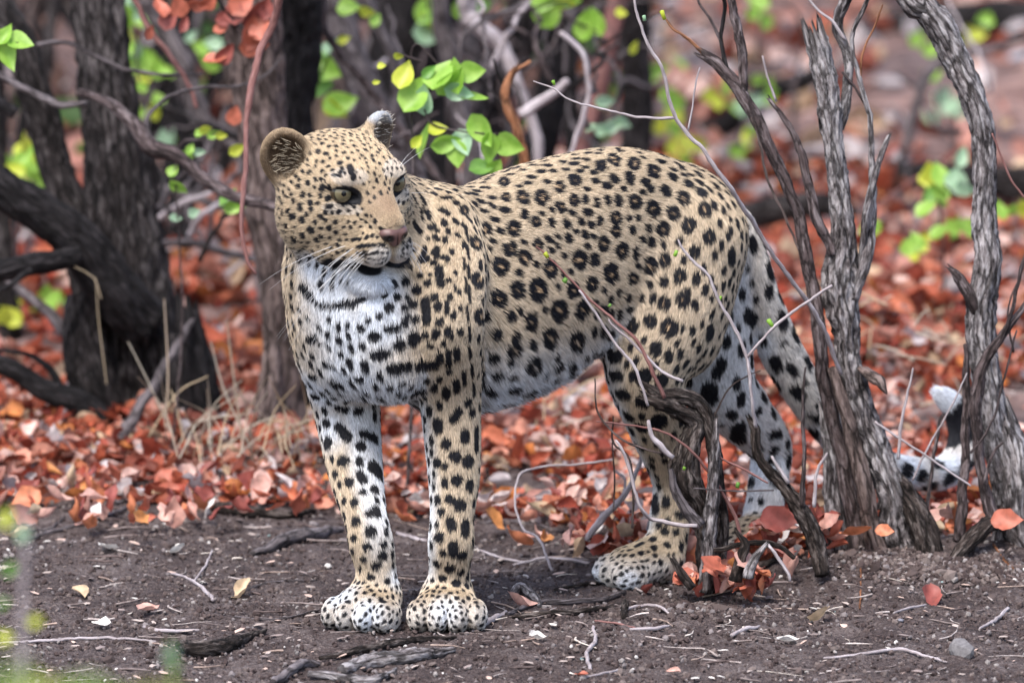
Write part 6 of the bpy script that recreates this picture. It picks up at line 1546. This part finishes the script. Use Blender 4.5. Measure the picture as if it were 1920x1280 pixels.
# dead broken shrub before the hind legs
D = .22
tree("dead_broken_shrub", 1330, D, "dead broken shrub with a knotted stem before the hind legs", "shrub", [
    ("stem", [(1335, 1110, D, 39.0), (1325, 1000, D, 31.2), (1315, 940, D - .01, 34.3), (1292, 890, D - .01, 54.6), (1290, 840, D - .01, 42.1), (1300, 790, D, 31.2), (1270, 772, D - .01, 26.5), (1235, 760, D - .02, 23.4), (1215, 752, D - .02, 15.6)], B_DEAD, dict(ridge=.22, lump=.2, knots=4, jag=True, n=34, seed=81)),
    ("stem", [(1345, 1100, D + .01, 28.1), (1352, 980, D + .01, 23.4), (1345, 900, D + .01, 23.4), (1338, 830, D + .01, 25.0), (1318, 770, D + .01, 26.5), (1285, 745, D, 26.5), (1240, 740, D - .01, 20.3), (1200, 722, D - .02, 10.9)], B_DEAD, dict(ridge=.2, knots=2, jag=True, n=28, seed=82)),
    ("stem", [(1322, 1110, D - .03, 26.5), (1330, 1010, D - .03, 25.0), (1335, 930, D - .03, 21.8), (1338, 850, D - .03, 17.2), (1340, 790, D - .03, 9.4)], B_GREY, dict(ridge=.2, jag=True, n=22, seed=83)),
    ("branch", [(1310, 985, D - .04, 26.5), (1285, 950, D - .04, 18.7), (1262, 915, D - .04, 15.6), (1255, 880, D - .04, 10.9)], B_SLATE, dict(n=16, seed=84)),
    ("branch", [(1262, 860, D - .05, 10.9), (1238, 832, D - .05, 12.5), (1222, 820, D - .05, 10.9), (1215, 790, D - .05, 8)], B_PALE, dict(n=12, seed=85)),
    ("twig", [(1305, 985, D - .06, 7.8), (1265, 982, D - .06, 9), (1220, 970, D - .06, 9), (1200, 950, D - .07, 8), (1185, 900, D - .07, 8), (1170, 850, D - .07, 7), (1155, 825, D - .07, 5)], B_PALE, dict(seed=86, knots=2)),
    ("twig", [(1390, 1010, D, 9), (1375, 960, D, 9), (1340, 900, D - .02, 7), (1300, 850, D - .04, 6), (1255, 815, D - .05, 5), (1200, 800, D - .05, 5), (1120, 790, D - .06, 3)], B_RED, dict(seed=87)),
    ("twig", [(1240, 850, D - .06, 5), (1190, 835, D - .06, 5), (1155, 815, D - .06, 5), (1120, 770, D - .06, 4), (1115, 710, D - .06, 3)], B_BROWN, dict(seed=88)),
    ("twig", [(1345, 855, D - .02, 4), (1395, 880, D - .02, 5), (1440, 905, D - .02, 4)], B_RED, dict(seed=89)),
    ("twig", [(1300, 915, D - .05, 4), (1380, 920, D - .05, 4), (1450, 918, D - .05, 4)], B_SLATE, dict(seed=90)),
    ("twig", [(1340, 780, D, 5), (1365, 730, D, 4), (1400, 705, D, 3), (1425, 695, D, 2)], B_BROWN, dict(seed=91)),
    ("bud", [(1282, 880, D - .08, 6), (1284, 875, D - .08, 8)], G['g'], dict(seed=92)), ("bud", [(1384, 915, D - .05, 8), (1386, 905, D - .05, 8.6)], G['d'], dict(seed=93)),
])
tree("crooked_dead_stem", 1500, .33, "crooked dead stem rising between the dead shrub and split stems", "shrub", [
    ("stem", [(1545, 1080, .31, 24), (1530, 1010, .33, 31.2), (1500, 950, .33, 26.5), (1470, 910, .33, 20.3), (1435, 875, .33, 17.2), (1418, 845, .33, 15.6), (1418, 800, .33, 17.2), (1410, 785, .33, 10.9)], B_DEAD, dict(ridge=.2, jag=True, n=22, seed=95, knots=3)),
    ("twig", [(1505, 950, .32, 14.0), (1508, 880, .32, 10.1), (1504, 780, .32, 9), (1510, 690, .32, 4)], B_STEM, dict(seed=96)),
    ("twig", [(1480, 905, .32, 10.9), (1455, 870, .32, 7.8), (1448, 855, .32, 6)], B_PALE, dict(seed=97)),
    ("twig", [(1525, 950, .32, 9), (1530, 890, .32, 7), (1550, 850, .32, 5)], B_PALE, dict(seed=98))])
tree("grey_root_stub", 1390, .10, "grey broken root stubs poking from the leaf heap", "root", [
    ("stub", [(1405, 1085, .1, 20.3), (1412, 1050, .1, 17.2), (1432, 1025, .1, 10.9)], B_GREY, dict(jag=True, n=18, seed=101)),
    ("stub", [(1380, 1090, .12, 23.4), (1388, 1050, .12, 20.3), (1398, 1020, .12, 15.6), (1385, 1000, .12, 9.4)], B_DEAD, dict(jag=True, n=18, seed=102)),
    ("stub", [(1300, 1100, .08, 17.2), (1280, 1075, .08, 15.6), (1262, 1050, .08, 10.9)], B_DEAD, dict(jag=True, n=18, seed=103)),
    ("branch", [(1340, 1030, .14, 10.9), (1400, 1020, .14, 12.5), (1450, 1018, .14, 12.5), (1490, 1045, .14, 9.4)], B_DEAD, dict(n=14, seed=104)),
    ("twig", [(1440, 1020, .1, 8), (1462, 1050, .1, 8), (1478, 1075, .1, 8), (1482, 1088, .1, 5)], B_PALE, dict(seed=105))])
tree("litter_branch", 1180, .55, "bleached branch propped in the litter before the hind leg", "branch", [
    ("stick", [(1098, 1010, .55, 12), (1130, 970, .55, 14), (1175, 920, .55, 13), (1195, 880, .55, 10), (1200, 850, .55, 7)], B_PALE, dict(seed=106)),
    ("twig", [(1150, 880, .56, 6), (1172, 900, .56, 6), (1165, 940, .56, 5)], B_PALE, dict(seed=107))])
tree("hooped_twig", 960, .5, "thin hooped brown twig standing in the litter under the belly", "twig", [
    ("stem", [(1035, 1070, .45, 6), (1010, 1010, .5, 6), (980, 990, .55, 6), (966, 940, .6, 5), (975, 890, .65, 5), (1015, 875, .7, 5), (1080, 870, .7, 5), (1150, 862, .7, 5)], B_PALE, dict(seed=108))])
tree("hooped_twig", 1180, .40, "fine twigs hanging beside the front of the hind leg", "twig", [
    ("stem", [(1185, 990, .3, 6), (1188, 930, .3, 6), (1180, 860, .3, 5), (1150, 830, .3, 5), (1150, 780, .3, 3)], B_BROWN, dict(seed=109)),
    ("twig", [(1150, 960, .3, 3), (1152, 900, .3, 4), (1148, 830, .3, 3)], B_BROWN, dict(seed=110))])

# ---- sticks lying on the bare soil
def ground_stick(name, label, cat, pts, mat, group=None, h=0.0, **kw):
    """pts: (px, py, width px) on the ground"""
    w = []
    for p in pts:
        g = GP(p[0], p[1]); r = p[2] * .5 * pxm(g[1]); w.append((g[0], g[1], float(gz(g[0], g[1])) + r * .75 + .002 + (p[3] if len(p) > 3 else 0) + h, r))
    w = np.array(w); o_ = w[0, :3].copy()
    # reuse the stem builder through an inverse mapping
    P0 = globals()['P']; pm = globals()['pxm']
    globals()['P'] = lambda a, b, c: np.array((a, b, c)); globals()['pxm'] = lambda Y: 1.0
    try: o = stem(name, [(a, b, c, r * 2) for a, b, c, r in w], mat, None, **kw)
    finally: globals()['P'] = P0; globals()['pxm'] = pm
    tag(o, label, cat, group); return o
GS = [("stout grey stick with a broken end lying left of the forelegs", [(468, 1050, 12), (510, 1040, 22), (560, 1025, 30), (605, 1008, 26), (640, 990, 14)], B_SLATE, dict(knots=3, n=20)),
      ("dark curved slab of bark lying on the soil at lower left", [(335, 1215, 14), (370, 1232, 34), (420, 1222, 34), (470, 1196, 16), (500, 1185, 6)], B_DEAD, dict(ridge=.2, n=20)),
      ("thick bleached driftwood piece at the bottom edge below the paws", [(640, 1262, 22), (680, 1252, 34), (740, 1248, 34), (800, 1240, 26), (850, 1232, 12)], B_GREY, dict(ridge=.2, n=24, knots=2)),
      ("grey branch end at the bottom edge left of the driftwood", [(515, 1285, 18), (545, 1266, 20), (580, 1252, 20), (600, 1250, 14)], B_SLATE, dict(n=18)),
      ("splintered brown stick above the driftwood below the paws", [(600, 1238, 9), (660, 1232, 16), (720, 1222, 18), (790, 1208, 14), (855, 1200, 6)], B_DEAD, dict(ridge=.2)),
      ("flat weathered strip of wood crossing below the driftwood", [(580, 1270, 12), (640, 1275, 22), (700, 1278, 20), (740, 1262, 10)], B_GREY, dict(ridge=.2)),
      ("pale forked twig lying on the soil between left edge and paws", [(320, 1078, 5), (360, 1095, 7), (390, 1112, 9), (400, 1126, 8)], B_PALE, {}),
      ("short pale twig crossing the forked twig", [(365, 1095, 5), (385, 1068, 5), (398, 1045, 4)], B_PALE, {}),
      ("long thin grey twig lying low at the left below the yellow leaf", [(0, 1205, 6), (80, 1200, 7), (180, 1195, 7), (290, 1200, 4)], B_PALE, {}),
      ("whitish twig with a knob lying in the lower left soil", [(270, 1178, 7), (310, 1183, 9), (372, 1180, 6)], B_PALE, {}),
      ("small curved white twig standing at the bottom edge", [(1112, 1192, 7), (1116, 1215, 9), (1100, 1238, 9), (1108, 1262, 8)], B_PALE, {}),
      ("thin twig running right from the foot of the white twig", [(1090, 1278, 5), (1130, 1270, 6), (1165, 1258, 4)], B_PALE, {}),
      ("long bent pale twig lying left of the grey stone", [(1545, 1238, 5), (1620, 1234, 7), (1685, 1226, 8), (1740, 1236, 7), (1775, 1245, 4)], B_PALE, {}),
      ("short pale twig on the pebbly soil right of centre", [(1675, 1162, 4), (1705, 1150, 6), (1735, 1142, 4)], B_PALE, {}),
      ("white broken twig near the right edge of the soil", [(1835, 1190, 5), (1865, 1172, 9), (1890, 1150, 8)], B_PALE, {}),
      ("pale flat stick lying right of the near front paw", [(888, 1188, 9), (920, 1172, 13), (950, 1155, 9)], B_PALE, dict(ridge=.2)),
      ("grey stick in the twig pile right of the paws", [(950, 1160, 9), (1000, 1140, 12), (1060, 1138, 13), (1130, 1130, 12), (1170, 1115, 8)], B_SLATE, dict(n=12)),
      ("dark stick beneath the grey one in the twig pile", [(960, 1165, 9), (1030, 1165, 14), (1100, 1160, 12), (1170, 1140, 7)], B_DEAD, dict(n=12)),
      ("long dark twig behind the twig pile", [(1040, 1112, 6), (1110, 1098, 9), (1200, 1090, 7), (1260, 1110, 4)], B_DEAD, {}),
      ("pale curled scrap stick at the left end of the twig pile", [(958, 1130, 14), (975, 1125, 26), (1000, 1132, 22), (1012, 1145, 10)], B_GREY, {}),
      ("short upright knot in the twig pile", [(1170, 1172, 14), (1172, 1150, 16), (1176, 1138, 8)], B_DEAD, {}),
      ("thin pale stick slanting towards the leaf heap", [(1165, 1160, 6), (1210, 1150, 7), (1240, 1158, 7), (1260, 1170, 4)], B_PALE, {}),
      ("white twig splinter on the soil below the leaf heap", [(1180, 1195, 5), (1225, 1192, 10), (1255, 1185, 5)], B_PALE, {}),
      ("pale twig splinter right of the splinter below the leaf heap", [(1370, 1205, 8), (1400, 1195, 11), (1425, 1188, 4)], B_PALE, {}),
      ("reddish twig running between twig pile and leaf heap", [(1115, 1180, 4), (1160, 1185, 5), (1190, 1192, 4)], B_RED, {}),
      ("dark rough stick along the litter edge left of the legs", [(345, 955, 14), (410, 968, 22), (480, 975, 24), (550, 975, 16), (590, 962, 8)], B_DEAD, dict(ridge=.2, n=18)),
      ("grey stick lying above the dark one on the litter edge", [(360, 948, 7), (430, 955, 10), (500, 962, 9), (560, 960, 6)], B_GREY, {}),
      ("thin grey branch along the left litter edge", [(40, 1020, 8), (110, 1005, 10), (190, 990, 10), (260, 968, 9), (310, 945, 6)], B_SLATE, {}),
      ("smooth grey stick on the litter edge near the forked tree", [(215, 965, 12), (260, 955, 16), (310, 942, 12)], B_SLATE, {}),
      ("twig running along the soil from the left edge", [(30, 992, 6), (90, 1000, 8), (120, 985, 6)], B_SLATE, {}),
      ("short stick in the soil between the front legs", [(745, 995, 7), (775, 1005, 9), (800, 1010, 8)], B_PALE, {}),
      ("pale stick behind the front paws", [(715, 955, 6), (755, 950, 9), (800, 945, 6)], B_PALE, {}),
      ("long pale stick right of the near foreleg", [(905, 960, 10), (950, 930, 12), (985, 905, 8)], B_PALE, {}),
      ("thin stick across the soil right of the near foreleg", [(900, 985, 6), (960, 980, 8), (1060, 990, 5)], B_SLATE, {}),
      ("pair like twig lying before the hind foot", [(960, 1055, 6), (1030, 1050, 8), (1105, 1062, 6)], B_PALE, {}),
      ("thin twig lying before the hind toes", [(900, 1030, 5), (980, 1048, 7), (1060, 1040, 5)], B_PALE, {}),
      ("dark stick at the right foot of the heap", [(1400, 1105, 7), (1440, 1090, 11), (1475, 1082, 8)], B_DEAD, {}),
      ("small upright straw on the pebbly soil", [(1612, 1150, 4), (1614, 1110, 4), (1612, 1085, 3)], B_ORANGE, {}),
      ("brown twig near the right edge of the bare soil", [(1862, 1078, 6), (1885, 1090, 7), (1900, 1095, 4)], B_ORANGE, {}),
      ("faint long twig across the middle left soil", [(430, 1120, 5), (500, 1095, 6), (590, 1090, 4)], B_SLATE, {}),
      ("thin twig on the soil left of the far front paw", [(440, 1160, 5), (520, 1165, 6), (600, 1150, 4)], B_SLATE, {})]
for i, (lb, pts, mt, kw) in enumerate(GS):
    kw = dict(kw); kw['seed'] = 200 + i
    ground_stick("fallen_stick", lb, "stick", pts, mt, **kw)

# ---- dry grass
m_straw = vcol_mat("straw", .6, .3, None, .3)
def grass(label, blades, seed):
    Vs, Fs, Cs, off = [], [], [], 0; gg = np.random.default_rng(seed)
    for pts in blades:
        q = spline(np.array([[*P(a, b, Y), w * .36 * pxm(Y)] for a, b, Y, w in pts]), .012)
        v, f, _ = tube(q[:, :3], q[:, 3], 4); Vs.append(v); Fs.append(f + off); off += len(v)
        Cs.append(np.tile(np.array([(.62, .50, .34), (.52, .42, .32), (.60, .54, .44)])[gg.integers(0, 3)] * gg.uniform(.8, 1.1), (len(v), 1)))
    me = mesh_np("dry_grass", np.concatenate(Vs), np.concatenate(Fs), True, m_straw); vcol(me, "c", np.concatenate(Cs))
    tag(link("dry_grass", me), label, kind="stuff")
bl = [[(310, 800, 1.5, 6), (315, 700, 1.5, 5), (308, 560, 1.5, 3)], [(455, 830, 1.5, 7), (440, 720, 1.5, 6), (425, 600, 1.5, 4)], [(470, 840, 1.5, 5), (420, 730, 1.5, 5), (395, 640, 1.5, 3)], [(320, 810, 1.5, 5), (280, 720, 1.5, 4), (240, 640, 1.5, 3)],
      [(260, 850, 1.5, 4), (330, 740, 1.5, 5), (390, 705, 1.5, 3)], [(350, 840, 1.5, 4), (375, 790, 1.5, 5), (470, 775, 1.5, 3)], [(350, 850, 1.5, 4), (330, 760, 1.5, 5), (320, 730, 1.5, 3)], [(480, 840, 1.5, 5), (500, 795, 1.5, 5), (540, 790, 1.5, 4), (565, 830, 1.5, 3)],
      [(400, 860, 1.5, 4), (470, 800, 1.5, 5), (520, 780, 1.5, 3)], [(190, 560, 1.6, 3), (175, 520, 1.6, 3), (140, 500, 1.6, 2)], [(200, 720, 1.6, 3), (185, 600, 1.6, 3), (180, 520, 1.6, 2)]]
for i in range(42):
    a = gr.uniform(300, 590); b = gr.uniform(820, 880); l = gr.gauss(0, 45); hh = gr.uniform(40, 150)
    bl.append([(a, b, gr.uniform(1.2, 1.5), 4), (a + l * .5, b - hh * .6, 1.4, 3.5), (a + l * 1.4, b - hh, 1.35, 2)])
grass("dry straw grass stalks at the foot of the two left trunks", bl, 1)
bl = []
for i in range(150):
    a = gr.uniform(900, 1180) if gr.random() < .4 else gr.uniform(1400, 1920); b = gr.uniform(700, 860) if a < 1200 else gr.uniform(560, 850); l = gr.gauss(0, 60); hh = gr.uniform(5, 50); Y = gr.uniform(1.6, 3)
    bl.append([(a, b, Y, 5), (a + l * .5, b - hh * .7, Y, 5), (a + l, b - hh, Y, 3)])
grass("scattered straw stalks lying in the red litter", bl, 2)

# ---- out of focus plant close to the camera at the lower left
FY = -3.6
sprig("foreground_sapling", "blurred pale stemmed sapling close to the camera at lower left", "plant", 60, FY,
      [([(30, 1420, FY, 15), (40, 1250, FY, 14), (45, 1120, FY, 13), (50, 1000, FY, 12), (40, 950, FY, 8)], B_PALE)],
      [(12, 970, 36, 'y', 70), (45, 1000, 34, 'b', 0), (20, 1065, 26, 'd', 60), (70, 1165, 34, 'y', 0), (8, 1130, 24, 'd', 30), (10, 1195, 28, 'y', 20)])
sprig("foreground_seedling", "blurred small green leaves close to the camera left of the paws", "plant", 320, -3.9, [([(330, 1420, -3.9, 6), (325, 1300, -3.9, 5), (318, 1200, -3.9, 4)], G['g'])],
      [(320, 1222, 34, 'b', 70), (328, 1245, 26, 'd', 110)])

sprig("foreground_bush", "very blurred pale green leaves right before the camera at the lower left corner", "plant", 120, -7.0,
      [([(150, 4900, -7, 16), (160, 3000, -7, 14), (140, 1800, -7, 10), (120, 1330, -7, 7)], B_SLATE)],
      [(60, 1330, 110, 'y', 20), (180, 1345, 120, 'g', -20), (290, 1350, 110, 'y', 40), (20, 1290, 80, 'g', 60), (110, 1390, 120, 'g', 0), (240, 1400, 120, 'y', 80)])
